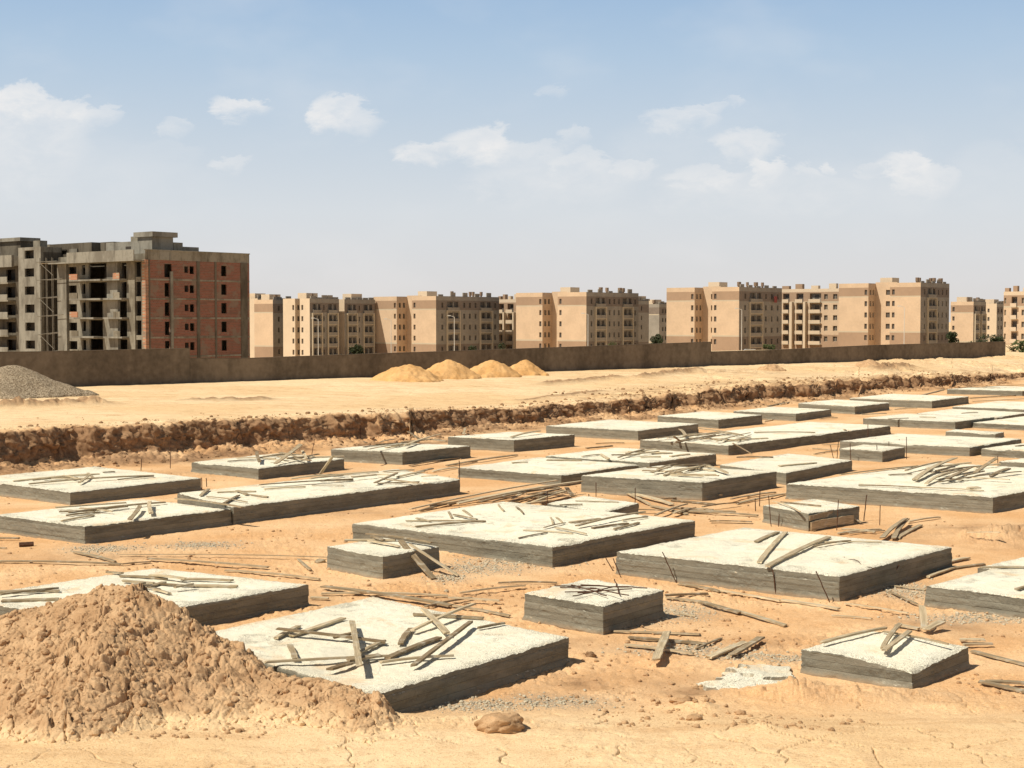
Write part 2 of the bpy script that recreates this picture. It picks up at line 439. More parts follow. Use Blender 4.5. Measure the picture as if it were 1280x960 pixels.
WINDROWS = [(*_w((-40, 510), (150, 502), 1.5), .9, .42), (*_w((215, 499), (355, 493), 1.5), .5, .2), (*_w((670, 478), (780, 470), 1.4), .8, .25),
            (*_w((790, 471), (880, 463), 1.4), .8, .35), (*_w((640, 500), (760, 487), 1.1), .5, .12), (*_w((1090, 459), (1140, 455), 1.4), 1.2, .5)]
HEAPS = [(*at_z(1265, 672, 0)[:2], 1.6, 1.5, .35), (*at_z(1060, 862, .1)[:2], 1.6, .35, .17), (*at_z(870, 872, .2)[:2], .35, .3, .16),
         (*at_z(1205, 868, .2)[:2], .8, .3, .10), (*at_z(985, 862, .1)[:2], .5, .3, .2), (*at_z(330, 900, .2)[:2], 2.0, .7, .16),
         (*at_z(480, 905, .2)[:2], .8, .35, .12), (*at_z(60, 590, .2)[:2], 6, 2, .18), (*at_z(620, 905, .2)[:2], .9, .3, .10), (*at_z(950, 912, .28)[:2], .25, .18, .09)]
GREY = [(600, 708, 1.3, .8), (850, 762, .7, .9), (1130, 735, .9, 1.2), (590, 880, 1.0, .5), (690, 875, .9, .45), (1000, 822, 1.0, .35), (770, 775, .9, .5),
        (640, 700, 1.2, .9), (1230, 770, 1.6, .5), (930, 820, .8, .3), (560, 720, .5, .6), (250, 680, 1.0, .7), (130, 685, 1.0, .7), (860, 810, 1.2, .5)]
DIRT = [(1262, 668, 2.2, 2.2, .75), (1180, 670, 1.5, 1.2, .4), (770, 850, 1.6, .7, .5), (860, 862, .6, .5, .6), (700, 872, .9, .5, .5), (330, 590, 5, 1.6, .35), (1085, 868, 1.8, .35, .3),
        (250, 905, 2.6, .5, .35), (560, 655, 1.6, 1.2, .4), (430, 640, 2.5, .8, .35), (900, 600, 3, 1, .3), (1190, 780, 1.2, 1, .35), (700, 800, 1.2, .6, .45), (960, 800, 1.3, .6, .35), (90, 695, 3, .8, .35), (380, 745, .8, .8, .5), (800, 625, 2, 1.5, .4), (1140, 668, 1.2, .8, .35), (640, 620, 3, 1, .3), (600, 745, 1.5, .5, .3), (1010, 480, 8, 3, .4), (900, 468, 9, 3, .35)]
def build_ground():
    a_in = np.linspace(-.40, .40, 1150)
    a_l = -np.tan(np.linspace(math.radians(75), math.atan(.402), 50)); a_r = -a_l[::-1]
    A = np.concatenate([a_l, a_in, a_r])
    # where each column crosses the excavation edge
    den = BD.x-A*BD.y; den = np.where(np.abs(den) < 1e-3, 1e-3, den)
    t = (A*BP.y-BP.x)/den; yb = BP.y+t*BD.y
    dq = A*BN.x+BN.y
    for _i in range(14):
        rx = A*yb-BP.x; ry = yb-BP.y; s_ = rx*BD.x+ry*BD.y; q_ = rx*BN.x+ry*BN.y+bank_off(s_)
        ok = np.abs(dq) > .12
        yb = np.where(ok, yb-.6*(q_-.25)/np.where(ok, dq, 1), yb)
    yb = np.where((den <= .02) | (yb > 300), 300, yb); yb = np.clip(yb, 26, 300)
    n0, n1, n3 = 10, 470, 330
    rows = []
    for k in range(n0): rows.append(np.full_like(A, 6+ (18.5-6)*k/n0))
    kk = np.clip(1/np.maximum(np.abs(dq), .25), 1, 4); lo = yb-2.2*kk; l1 = yb-.5*kk; h1 = yb+.6*kk; hi = yb+3.2*kk
    for k in range(n1):
        f = k/n1; i0 = 1/18.5; i1 = 1/lo; rows.append(1/(i0+(i1-i0)*f))
    for (p_, q_, n_) in ((lo, l1, 34), (l1, h1, 76), (h1, hi, 44)):
        for k in range(n_): rows.append(p_+(q_-p_)*k/n_)
    for k in range(n3+1):
        f = k/n3; i0 = 1/hi; i1 = 1/9000.; rows.append(1/(i0+(i1-i0)*(1-(1-f)**1.0)))
    Y = np.array(rows); X = Y*A[None, :]
    Z, I = height(X, Y)
    far = sstep(500, 900, Y); Z = Z*(1-far)+(-7.2)*far
    # break up the cut face so that it is not a smooth sheet
    face = np.clip(1-np.abs(I['tall']*2-1), 0, 1)**.4*(np.abs(I['q']) < 1.2)
    s = I['s']
    j = face*(.40*fbm(s/1.4, Z*.9, 91, 4, .6)+.17*(facets(s, Z*1.2, .5, 92)-.4)+.10*(facets(s, Z*1.2, .2, 93)-.4))
    X = X+BN.x*j; Y = Y+BN.y*j
    pale = sstep(.2, -.4, I['q'])
    pale = np.maximum(pale, sstep(24.5, 21.5, Y)*.85)
    qq = I['q']+bank_off(s)
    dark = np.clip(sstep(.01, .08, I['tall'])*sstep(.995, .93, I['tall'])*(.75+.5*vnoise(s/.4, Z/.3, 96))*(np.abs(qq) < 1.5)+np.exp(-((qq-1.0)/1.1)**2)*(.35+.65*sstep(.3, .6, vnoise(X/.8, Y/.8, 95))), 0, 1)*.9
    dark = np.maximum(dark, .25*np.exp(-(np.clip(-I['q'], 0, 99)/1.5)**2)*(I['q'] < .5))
    for (p0, p1, wd, am) in WINDROWS:
        ax, ay = p1[0]-p0[0], p1[1]-p0[1]; L = math.hypot(ax, ay); ax /= L; ay /= L
        t_ = (X-p0[0])*ax+(Y-p0[1])*ay; o_ = -(X-p0[0])*ay+(Y-p0[1])*ax
        dark = np.maximum(dark, .85*np.exp(-(o_/wd)**2)*sstep(-.5, 2, t_)*sstep(L+.5, L-2, t_))
    for (px, py, ra, rb, am) in DIRT:
        c = at_z(px, py, .05 if py > 505 else 1.1); dark = np.maximum(dark, am*np.exp(-((X-c.x)/ra)**2-((Y-c.y)/rb)**2)*(.35+1.2*vnoise(X/.35, Y/.35, 97)*vnoise(X/1.1, Y/.9, 197)*1.6))
    rr_ = sstep(28, 55, s)*sstep(12, 2, -qq)*(qq < .3); dark = np.maximum(dark, .55*rr_*sstep(.35, .7, vnoise(X/1.1, Y/1.1, 98)))
    grey = Y*0
    for (px, py, ra, rb) in GREY:
        c = at_z(px, py, .05); grey = np.maximum(grey, np.exp(-((X-c.x)/ra)**2-((Y-c.y)/rb)**2))
    V = np.stack([X, Y, Z], -1).reshape(-1, 3)
    q = grid_quads(*X.shape)[:, ::-1]
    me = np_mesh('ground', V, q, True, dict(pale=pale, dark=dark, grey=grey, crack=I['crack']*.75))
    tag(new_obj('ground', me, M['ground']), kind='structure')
build_ground()
def gz(x, y): return float(height(np.array([x]), np.array([y]))[0][0])

# ------------------------------------------------------------------ heaps of loose material
def heap(name, xs, ys, fn, m, label, cat, group=None):
    X, Y = np.meshgrid(xs, ys, indexing='ij')
    Z = fn(X, Y)
    cx, cy = float(X.mean()), float(Y.mean())
    V = np.stack([X-cx, Y-cy, Z], -1).reshape(-1, 3)
    o = new_obj(name, np_mesh(name, V, grid_quads(*X.shape), True), m); o.location = (cx, cy, 0)
    return tag(o, label, cat, group)
MZ = {}
def main_mound():
    pts = [(-330, 800), (-200, 780), (-60, 772), (0, 768), (34, 759), (52, 755), (90, 742), (120, 735), (150, 733), (172, 736), (192, 745), (254, 787), (289, 806), (309, 820), (330, 836), (380, 848), (440, 860), (475, 876), (500, 900), (540, 925)]
    Y0 = [float(np.interp(p, [-330, 150, 254, 330, 440, 480, 540], [24.2, 24.2, 23.9, 23.1, 22.1, 21.6, 21.4])) for p, q in pts]
    rx = [az(p, q)*y for (p, q), y in zip(pts, Y0)]; rz = [z_for(q, 0, y) for (p, q), y in zip(pts, Y0)]
    def fn(X, Y):
        R = np.interp(X+.12*fbm(X, Y, 71, 2), rx, rz)
        w = Y-np.interp(X, rx, Y0)
        front = np.where(w < 0, -w, w)
        k = np.where(w < 0, np.interp(X, [-6.5, -3.5], [.40, .26]), .75)
        e = np.sqrt(front**2+.05)-.22
        z = R-e*k
        z = np.where(z < .35, .35-.42*(1-np.exp(-(.35-z)/.42)), z)
        z = z+.09*fbm(X/1.4, Y/1.4, 72, 4)
        on = sstep(.0, .45, z)
        wx = X+.12*fbm(X/.3, Y/.3, 171, 3); wy = Y+.12*fbm(X/.3, Y/.3, 172, 3)
        br = .3+1.1*vnoise(wx/.08, wy/.08, 176)
        rb = sstep(.35, .6, vnoise(X/.9, Y/.9, 177))
        lump = (.05+.06*rb)*facets(wx, wy, .42, 73)+(.02+.045*rb)*facets(wx, wy, .17, 74)+.022*facets(X, Y, .075, 75)+.11*fbm(X/.7, Y/.7, 173, 5, .55)
        mask = .35+.65*sstep(.3, .6, vnoise(X/1.1, Y/1.1, 76))
        z = z+on*(lump*mask-.05) - on*.13*cracks(X, Y, .5, 77, .05)*sstep(.85, .5, vnoise(X/1.3, Y/1.3, 78)) - .03*on*cracks(X, Y, .19, 80, .10)
        z = z+.02*fbm(X/.10, Y/.10, 79, 3)
        g, _ = height(X, Y, False)
        MZ['f'] = (X, Y, z)
        return np.where(z < g-.25, g-.25, z)
    heap('soil_mound', np.linspace(-11, -.9, 720), np.linspace(19.6, 26.2, 500), fn, M['mound'], 'big mound of cracked lumpy clay soil in the near left corner', 'soil mound')
main_mound()
def cone(name, pk, lft, rgt, z0, m, label, cat, lumps, group=None, res=110):
    # pk/lft/rgt in picture terms at the base row lft[1]
    base = at_z(pk[0], lft[1], z0); y0 = base.y; r = (az(rgt[0])-az(lft[0]))*y0/2; cx = (az(rgt[0])+az(lft[0]))*y0/2
    yc = y0+r*.55; cx = cx*yc/y0
    top = z_for(pk[1], 0, yc)
    r = r*yc/y0
    def fn(X, Y):
        d = np.sqrt((X-cx)**2+((Y-yc)*1.1)**2)/r
        d = d*(1+.22*fbm((X-cx)/r*1.6+cx, (Y-yc)/r*1.6, 81, 3))
        pkx = 1-np.sqrt(d*d+.10)+.28
        g_, _ = height(X, Y, False)
        z = np.where(pkx < .02, g_-.15-.3*np.clip(.02-pkx, 0, 1), g_+(top-z0)*pkx*1.02-.0)
        return z+lumps*(.5*clods(X, Y, .35, 82)+.6*fbm(X/.5, Y/.5, 83, 3))
    heap(name, np.linspace(cx-r*1.75, cx+r*1.75, res), np.linspace(yc-r*1.6, yc+r*1.6, res), fn, m, label, cat, group)
cone('gravel_pile', (20, 457), (-60, 497), (88, 493), 1.45, M['gravelheap'], 'grey gravel pile at the left edge in front of the wall', 'gravel pile', .05, res=200)
SG = 'sand piles in front of the boundary wall'
cone('sand_pile', (505, 455), (474, 476), (544, 477), 1.48, M['yellow'], 'leftmost yellow sand pile by the boundary wall, flecked with dark clods', 'sand pile', .16, SG)
cone('sand_pile', (558, 450), (528, 473), (592, 475), 1.48, M['yellow'], 'yellow sand pile second from the left, sharpest in its peak', 'sand pile', .13, SG)
cone('sand_pile', (614, 450), (584, 471), (645, 474), 1.48, M['yellow'], 'yellow sand pile second from the right, broad and rounded', 'sand pile', .13, SG)
cone('sand_pile', (656, 450), (632, 469), (680, 472), 1.48, M['yellow'], 'rightmost yellow sand pile where the row meets the wall', 'sand pile', .12, SG)
cone('soil_heap', (965, 455), (951, 463), (979, 463), 1.35, M['clod'], 'small isolated brown soil heap on the haul road before the wall', 'soil heap', .25, None, 60)
cone('soil_heap', (1087, 448), (1070, 458), (1105, 458), 1.35, M['clod'], 'pale rounded soil heap right against the boundary wall', 'soil heap', .12, None, 60)

# ------------------------------------------------------------------ stones, clods
import bmesh
def rock_proto(seed):
    bm = bmesh.new(); bmesh.ops.create_icosphere(bm, subdivisions=2, radius=1)
    v = np.array([x.co[:] for x in bm.verts]); f = np.array([[q.index for q in x.verts] for x in bm.faces]); bm.free()
    r = 1+.35*fbm(v[:, 0]*1.3+seed*7, v[:, 1]*1.3+v[:, 2]*1.7, seed, 3)+.12*fbm(v[:, 0]*4+seed, v[:, 2]*4+v[:, 1]*4, seed+3, 2)
    return v*r[:, None], f
PROTO = [rock_proto(k) for k in range(6)]
def scatter(name, pts, sizes, m, label, cat, flat=.65):
    VV = []; FF = []; n = 0
    for i in range(len(pts)):
        v, f = PROTO[i % 6]; a = rng.uniform(0, 6.28); ca, sa = math.cos(a), math.sin(a)
        w = v*np.array([1, rng.uniform(.6, 1), flat])*sizes[i]
        w = np.stack([w[:, 0]*ca-w[:, 1]*sa, w[:, 0]*sa+w[:, 1]*ca, w[:, 2]], 1)+pts[i]
        VV.append(w); FF.append(f+n); n += len(v)
    o = new_obj(name, np_mesh(name, np.concatenate(VV), np.concatenate(FF), False), m)
    return tag(o, label, cat, kind='stuff')
def on_ground(xy, sizes, sink=.25):
    z, _ = height(xy[:, 0], xy[:, 1]); return np.column_stack([xy, z+sizes*(.5-sink)])
def bank_xy(n, q0, q1, s0=-12, s1=110):
    s = rng.uniform(s0, s1, n); q = rng.uniform(q0, q1, n)-bank_off(s)
    return np.column_stack([BP.x+BD.x*s+BN.x*q, BP.y+BD.y*s+BN.y*q])
mX, mY, mZ = MZ['f']; gm_, _ = height(mX, mY, False); ok_ = np.argwhere(mZ > gm_-.02)
pk_ = ok_[rng.integers(0, len(ok_), 5000)]; sz = .008+.06*rng.random(5000)**7
pts = np.array([[mX[i, j], mY[i, j], mZ[i, j]] for i, j in pk_]); pts[:, 2] += sz*.1
scatter('mound_clods', pts, sz, M['mound'], 'crumbly clods of every size lying over the big clay mound', 'soil clods', .8)
xy = np.concatenate([bank_xy(1400, -3.2, .1), bank_xy(2000, .3, 2.2), bank_xy(700, -9, -1, 45, 110)])
sz = .025+.12*rng.random(len(xy))**6
scatter('bank_clods', on_ground(xy, sz), sz, M['bankclod'], 'loose brown clods along the cut edge of the excavation', 'soil clods')
n = 15000
yy = 1/rng.uniform(1/75, 1/20.5, n); xx = yy*rng.uniform(-.37, .37, n); xy = np.column_stack([xx, yy])
keep = (vnoise(xx/2.2, yy/2.2, 101) > .42); xy = xy[keep]
sz = .007+.05*rng.random(len(xy))**7
scatter('soil_crumbs', on_ground(xy, sz), sz, M['clod'], 'small soil crumbs strewn over the orange pit floor', 'soil crumbs')
P = []; Zs = []
for (px, py, ra, rb) in GREY:
    c = at_z(px, py, .05); k = int(420*ra*rb)+120
    P.append(np.column_stack([c.x+rng.normal(0, ra*.55, k), c.y+rng.normal(0, rb*.55, k)])); Zs.append(.012+.035*rng.random(k)**3)
xy = np.concatenate(P); sz = np.concatenate(Zs)*.8
scatter('concrete_crumbs', on_ground(xy, sz), sz, M['crumb'], 'grey crumbs of spilt concrete around the footings', 'concrete crumbs')
def boulder(px, py, r, z, label, m='clod', flat=.7, asp=1.3):
    v, f = PROTO[int(px) % 6]; c = at_z(px, py, z)
    bm = bmesh.new(); bmesh.ops.create_icosphere(bm, subdivisions=5, radius=1)
    v = np.array([x.co[:] for x in bm.verts]); f = np.array([[q.index for q in x.verts] for x in bm.faces]); bm.free()
    s = px
    rr = 1+.28*fbm(v[:, 0]*1.2+s, v[:, 1]*1.2+v[:, 2]*1.5, 5, 3)+.10*fbm(v[:, 0]*5+s, v[:, 2]*5+v[:, 1]*4, 6, 3)
    v = v*rr[:, None]*r*np.array([asp, 1, flat])
    o = new_obj('soil_lump', np_mesh('soil_lump', v, f, True), M[m]); o.location = (c.x, c.y, gz(c.x, c.y)+r*.25)
    return tag(o, label, 'soil lump')
boulder(628, 912, .26, .25, 'largest rounded soil lump in the foreground, right of the mound foot')
boulder(738, 822, .09, 0, 'small dark lump of soil lying below the footing heaped with rusty rods', 'bankclod', .9, 1)
boulder(868, 893, .09, .25, 'small reddish soil lump in the foreground right of centre')
boulder(852, 868, .13, .15, 'low crumbly soil lump left of the buried pale slab')
boulder(558, 741, .05, 0, 'little grey lump beside the long board behind the near footing', 'gravel', .9, 1)
boulder(400, 703, .10, 0, 'pale lump at the foot of the small stacked footing', 'gravel')
boulder(925, 881, .07, .2, 'tiny brown lump below the buried pale slab')
# ------------------------------------------------------------------ footings
# key: (left corner, near corner, right corner) of the top in the survey, foot row under near corner or None, label, short phrase for things on it
PADS = {
 'p1': ((-42, 598), (87.7, 615), (251, 597), 632, 'square footing at the left edge with a thin scatter of boards, nearest the cut bank', 'the left footing by the cut bank'),
 'p2': ((-6, 643), (106, 657.7), (289, 635.5), 681, 'footing at the left edge whose right end butts against the long board-strewn footing', 'the left footing butting the long one'),
 'p3': ((222, 616), (292, 633.5), (575, 598.6), 657, 'long narrow footing left of centre strewn with many planks along its far side', 'the long narrow footing left of centre'),
 'p4': ((239.6, 577.3), (323, 585), (430, 572.8), 600, 'dark footing near the cut bank heaped with crossed boards, one tilting upward', 'the footing with one upturned board'),
 'p5': ((414, 560.8), (503, 565), (588, 557), 581.4, 'footing by the bank with a loose stack of boards sticking out behind it', 'the footing with boards jutting behind'),
 'p6': ((560, 545.5), (642.4, 549.5), (718, 543), 565, 'clean footing near the bank carrying a single slanting board', 'the clean single-board footing'),
 'p7': ((682.6, 532), (797.7, 538), (873, 529.5), 550.5, 'bare footing with a hollow worn in its front edge, centre back row', 'x'),
 'p8': ((800, 549.5), (910.5, 556.5), (1113, 532), 569, 'long narrow footing right of centre with a tangle of planks on its left end', 'the long footing right of centre'),
 'p9': ((573, 584), (701.5, 594), (798, 580), 608, 'wide pale footing just behind the leaning bundle of long planks', 'the pale footing behind the bundle'),
 'p10': ((682, 569.5), (812, 578), (895, 566.5), 594, 'footing half hidden behind two others with dark boards along its far edge', 'the half hidden middle footing'),
 'p11': ((727, 594), (877.8, 602.3), (970.6, 588.6), 624.7, 'footing right of centre with boards heaped on its right half, above the small stakes', 'the footing heaped on its right half'),
 'p12': ((900, 580.5), (982.7, 590.8), (1065, 575), 606, 'footing tucked behind the heaped one with a short board near its corner', 'the footing tucked behind the heaped one'),
 'p13': ((983, 604), (1241, 621), (1408, 591), 642, 'very wide footing at the right with a splayed pile of broken boards', 'the very wide right footing'),
 'p14': ((1049.7, 560.3), (1103, 563.5), (1131, 558.5), 578, 'small block footing ringed by thin rusty stakes, standing before a wide pale one', 'x'),
 'p15': ((1050, 551), (1212, 558.7), (1276.6, 548.4), 571, 'wide pale footing directly behind the small staked block', 'x'),
 'p16': ((1227, 560), (1330, 566), (1402, 556), 577, 'footing cut by the right edge with a dark board end at its far corner', 'the right edge footing'),
 'p17': ((1249, 576), (1345, 583), (1420, 573), 598, 'footing cut by the right edge behind the splayed board pile', 'x'),
 'p18': ((1079, 522.3), (1194, 527), (1243, 521), 537, 'speckled footing in the back right field, its top crossed by short scraps', 'the speckled back right footing'),
 'p19': ((1216.5, 528), (1335, 534), (1402, 524), 541, 'footing cut by the right edge, level with the speckled one', 'x'),
 'p20': ((1182, 538.7), (1244, 542), (1255, 539.8), 549, 'thin low slab-like footing between two wide pale ones on the right', 'x'),
 'p21': ((1190.6, 508), (1300, 512.5), (1352, 505), 520, 'flat pale footing at the right edge, second row from the back', 'x'),
 'p22': ((1146, 516.4), (1246, 521.6), (1286, 515.5), 528, 'narrow pale footing squeezed between the speckled one and the back rows', 'x'),
 'p23': ((1184, 486.2), (1278, 488.5), (1335, 484.5), 495, 'farthest footing of all, at the right edge under the rough bank', 'the farthest footing'),
 'p24': ((1061.7, 497.5), (1165, 501), (1210.6, 495.3), 510.6, 'clean sharp footing, second farthest, beside the end of the cut bank', 'x'),
 'p25': ((998, 503.7), (1068.6, 508), (1111.6, 503), 518, 'dark-ended footing beneath the cut bank, left of the second farthest', 'x'),
 'p26': ((917, 513.5), (994.7, 516.9), (1039, 511.5), 526, 'footing beneath the cut bank with boards lying just behind it', 'x'),
 'p27': ((822, 519.5), (898, 524.3), (952.7, 518.3), 536, 'bare footing beneath the cut bank, right of the one with the worn edge', 'x'),
 'p28': ((441, 653.5), (690.5, 683), (868.5, 649.5), 708.6, 'very large central footing with thin scattered laths on its speckled top', 'the very large central footing'),
 'p29': ((409, 683), (478.5, 695), (549, 682.5), 723, 'small high footing with a plank leaning down from its littered top', 'the small high footing'),
 'p30': ((684, 629), (754, 640), (798, 628.5), 662, 'small flat footing hidden behind the very large central one', 'the small flat hidden footing'),
 'p31': ((770.6, 689.3), (1049.3, 719.5), (1190, 683), 750, 'large footing right of centre with three dark sticks on its clean top', 'the large three-stick footing'),
 'p32': ((954, 631.6), (1010.8, 641), (1074, 632), 662.5, 'small block footing with form boards still leaning on its dark side', 'the small block with form boards'),
 'p33': ((1157.7, 731.6), (1300, 749), (1395, 720), 775, 'thick footing cut by the lower right edge of the picture', 'the thick lower right footing'),
 'p34': ((1222, 708.5), (1322, 717), (1385, 701), 730, 'gravelly pale slab behind the thick lower right footing', 'x'),
 'p35': ((655.5, 740.6), (754, 756.5), (829.5, 736.4), 791.8, 'small rough footing with a bunch of rusty rods on top', 'the small rod-topped footing'),
 'p36': ((225, 797), (470.6, 866), (711, 796), 905, 'large near footing in the foreground littered with criss-crossed boards', 'the large near footing'),
 'p37': ((-65, 748), (133, 774), (385.5, 729.8), 806, 'big footing half buried by the clay mound at the left', 'the footing behind the mound'),
 'p38': ((1002.4, 810), (1140, 830), (1211, 804), 861, 'small cracked footing at lower right, its foot sunk in loose soil', 'the small sunken footing'),
}
PZ = {}; PD = {}
def pad(key):
    L, Fc, R, foot, label, phrase = PADS[key]
    idx = int(key[1:])
    f = at_z(Fc[0], foot, 0.0)
    t = z_for(Fc[1], 0, f.y)+idx*.0007
    PZ[key] = t; D = f.y; PD[key] = D
    c = [at_z(*p, t) for p in (L, Fc, R)]
    l, f, r = c
    # square the plan up a little
    e1 = l-f; e2 = r-f
    b = f+e1+e2
    if DEBUG: print(key, 't=%.2f D=%.1f size %.1fx%.1f ang %.0f %.0f' % (t, D, e1.length, e2.length, math.degrees(math.atan2(e1.y, e1.x)), math.degrees(math.atan2(e2.y, e2.x))), 'back', [round(v) for v in proj(b)])
    sp_ = max(.035, D*.0016)
    def samp(n_len):
        n = max(6, int(n_len/sp_)); u = np.linspace(0, 1, n+1)
        ex = np.array([.03, .07, .12])/n_len
        return np.unique(np.round(np.concatenate([u, ex, 1-ex]), 5))
    U = samp(e1.length); V = samp(e2.length)
    o = (l+f+r+b)/4; o.z = 0
    UU, VV = np.meshgrid(U, V, indexing='ij')
    f2 = np.array(f[:2])-np.array(o[:2]); a1 = np.array(e1[:2]); a2 = np.array(e2[:2])
    X = f2[0]+UU*a1[0]+VV*a2[0]; Y = f2[1]+UU*a1[1]+VV*a2[1]
    ed = np.minimum(np.minimum(UU, 1-UU)*e1.length, np.minimum(VV, 1-VV)*e2.length)
    sx = idx*13.7
    Z = t+.012*fbm(X/1.1+sx, Y/1.1, 111, 3)+.007*fbm(X/.12+sx, Y/.12, 112, 2)+.012*clods(X+sx, Y, .22, 113)*(vnoise(X/.8+sx, Y/.8, 114) > .62)
    rag = vnoise(X/.18+sx, Y/.18, 115)*.6+vnoise(X/.55+sx, Y/.55, 116)*.6
    worn = sstep(.8, 1.0, vnoise(X/1.3+sx, Y/1.3, 117))
    rag2 = vnoise(X/.06+sx, Y/.06, 215)
    Z = Z-(.02*rag+.025*rag2+.05*worn)*np.exp(-(ed/.05)**1.5)
    if key == 'p38':      # sagging near corner
        Z = Z-.22*np.clip(1-UU*1.6, 0, 1)*np.clip(1-VV*.9, 0, 1)**.5*.6
    if key == 'p36':
        Z = Z-.05*np.exp(-(((UU-.35)/.25)**2+((VV-.1)/.1)**2))
    nu, nv = X.shape; I = np.arange(nu*nv).reshape(nu, nv)
    verts = [np.stack([X, Y, Z], -1).reshape(-1, 3)]; quads = [grid_quads(nu, nv)]
    loop = np.concatenate([I[::-1, 0][:-1], I[0, :][:-1], I[:, -1][:-1], I[-1, ::-1][:-1]])   # L>F>R>B
    side = np.concatenate([np.zeros(nu-1), np.ones(nv-1), np.full(nu-1, 2), np.full(nv-1, 3)])
    TP = verts[0][loop]
    u1 = a1/np.linalg.norm(a1); u2 = a2/np.linalg.norm(a2)
    nrm = np.array([-u2, -u1, u2, u1])   # L-F edge outward = -e2 ; F-R outward = -e1
    N = nrm[side.astype(int)]; prev = np.roll(side, 1)
    corner = side != prev
    N = N.copy(); N[corner] = (nrm[side[corner].astype(int)]+nrm[prev[corner].astype(int)])
    per = np.concatenate([[0], np.cumsum(np.linalg.norm(np.diff(TP[:, :2], axis=0), axis=1))])
    dz = max(.022, D*.0009); nz = max(5, int((t+.15)/dz)); n = len(loop); base = nu*nv
    prevrow = loop
    vs = []
    for k in range(1, nz+1):
        zz = TP[:, 2]+(-.15-TP[:, 2])*k/nz
        lay = np.floor((zz+.02)/.135)
        off = (_hash(lay, side*3+idx, 7)-.35)*.014+.008*fbm(per/.5, zz/.15, 118+idx, 4)+.016*clods(per, zz, .10, 119+idx)*(vnoise(per/.7, zz/.25, 120+idx) > .6)
        off = off-.02*sstep(.04, 0, t-zz)
        hc = sstep(.72, .9, vnoise(per/.22, zz/.12, 121+idx)*.6+vnoise(per/.07, zz/.06, 131+idx)*.45); off = off-.013*hc
        off = off+.05*sstep(.12, 0, zz)*vnoise(per/.3, zz*0, 122)
        vs.append(np.column_stack([TP[:, 0]+N[:, 0]*off, TP[:, 1]+N[:, 1]*off, zz]))
        row = base+np.arange(n)+(k-1)*n
        quads.append(np.stack([prevrow, row, np.roll(row, -1), np.roll(prevrow, -1)], 1)); prevrow = row
    verts += vs
    E = np.concatenate([np.clip(np.exp(-ed/.25)+.9*sstep(.6, .85, vnoise(X/.7+sx, Y/.7, 216)*.6+vnoise(X/.2+sx, Y/.2, 217)*.4), 0, 1).ravel(), np.ones(n*nz)])
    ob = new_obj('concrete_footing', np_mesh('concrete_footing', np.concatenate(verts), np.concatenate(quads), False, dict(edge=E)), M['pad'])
    ob.location = (o.x, o.y, 0)
    tag(ob, label, 'footing', 'concrete footings in the excavation')
for k in PADS: pad(k)
def buried():
    c = [at_z(*p, .06) for p in ((870, 851), (905, 845), (935, 829), (978, 832), (1000, 842), (968, 858), (946, 871), (900, 866))]
    cen = sum(c, Vector())/len(c)
    rr = np.linspace(0, 1, 24); ang = np.linspace(0, 2*math.pi, 161)[:-1]
    pa = [math.atan2(p.y-cen.y, p.x-cen.x) % (2*math.pi) for p in c]; pr = [math.hypot(p.x-cen.x, p.y-cen.y) for p in c]
    o = np.argsort(pa); pa = np.array(pa)[o]; pr = np.array(pr)[o]
    R = np.interp(ang, np.concatenate([pa-2*math.pi, pa, pa+2*math.pi]), np.tile(pr, 3))*(1+.22*fbm(np.cos(ang)*6, np.sin(ang)*6, 5, 4))
    A, Q = np.meshgrid(ang, rr, indexing='ij'); X = np.cos(A)*Q*R[:, None]; Y = np.sin(A)*Q*R[:, None]
    Z = .10+.025*fbm(X/.25, Y/.25, 6, 5)-.22*sstep(.93, 1, Q)+.010*facets(X, Y, .18, 9)-.05*(vnoise(X/.3, Y/.3, 10) > .72)
    gzv = gz(cen.x, cen.y)
    n = len(ang); I = np.arange(n*24).reshape(n, 24); J = np.roll(I, -1, 0)
    q = np.stack([I[:, :-1], I[:, 1:], J[:, 1:], J[:, :-1]], -1).reshape(-1, 4)
    ob = new_obj('concrete_slab', np_mesh('concrete_slab', np.stack([X, Y, Z], -1).reshape(-1, 3), q, False, dict(edge=np.full(X.size, .6))), M['pad'])
    ob.location = (cen.x, cen.y, gzv-.03)
    tag(ob, 'flat pale patch of spilt concrete almost buried in the sand', 'slab')
buried()

# ------------------------------------------------------------------ boards
ORD = ['first', 'second', 'third', 'fourth', 'fifth', 'sixth', 'seventh', 'eighth', 'ninth', 'tenth', 'eleventh', 'twelfth', 'thirteenth', 'fourteenth', 'fifteenth', 'sixteenth', 'seventeenth', 'eighteenth', 'nineteenth', 'twentieth', 'twenty-first', 'twenty-second', 'twenty-third', 'twenty-fourth', 'twenty-fifth']
NUM = ['zero', 'one', 'two', 'three', 'four', 'five', 'six', 'seven', 'eight', 'nine', 'ten', 'eleven', 'twelve', 'thirteen', 'fourteen', 'fifteen', 'sixteen', 'seventeen', 'eighteen', 'nineteen', 'twenty', 'twenty-one', 'twenty-two', 'twenty-three', 'twenty-four', 'twenty-five']
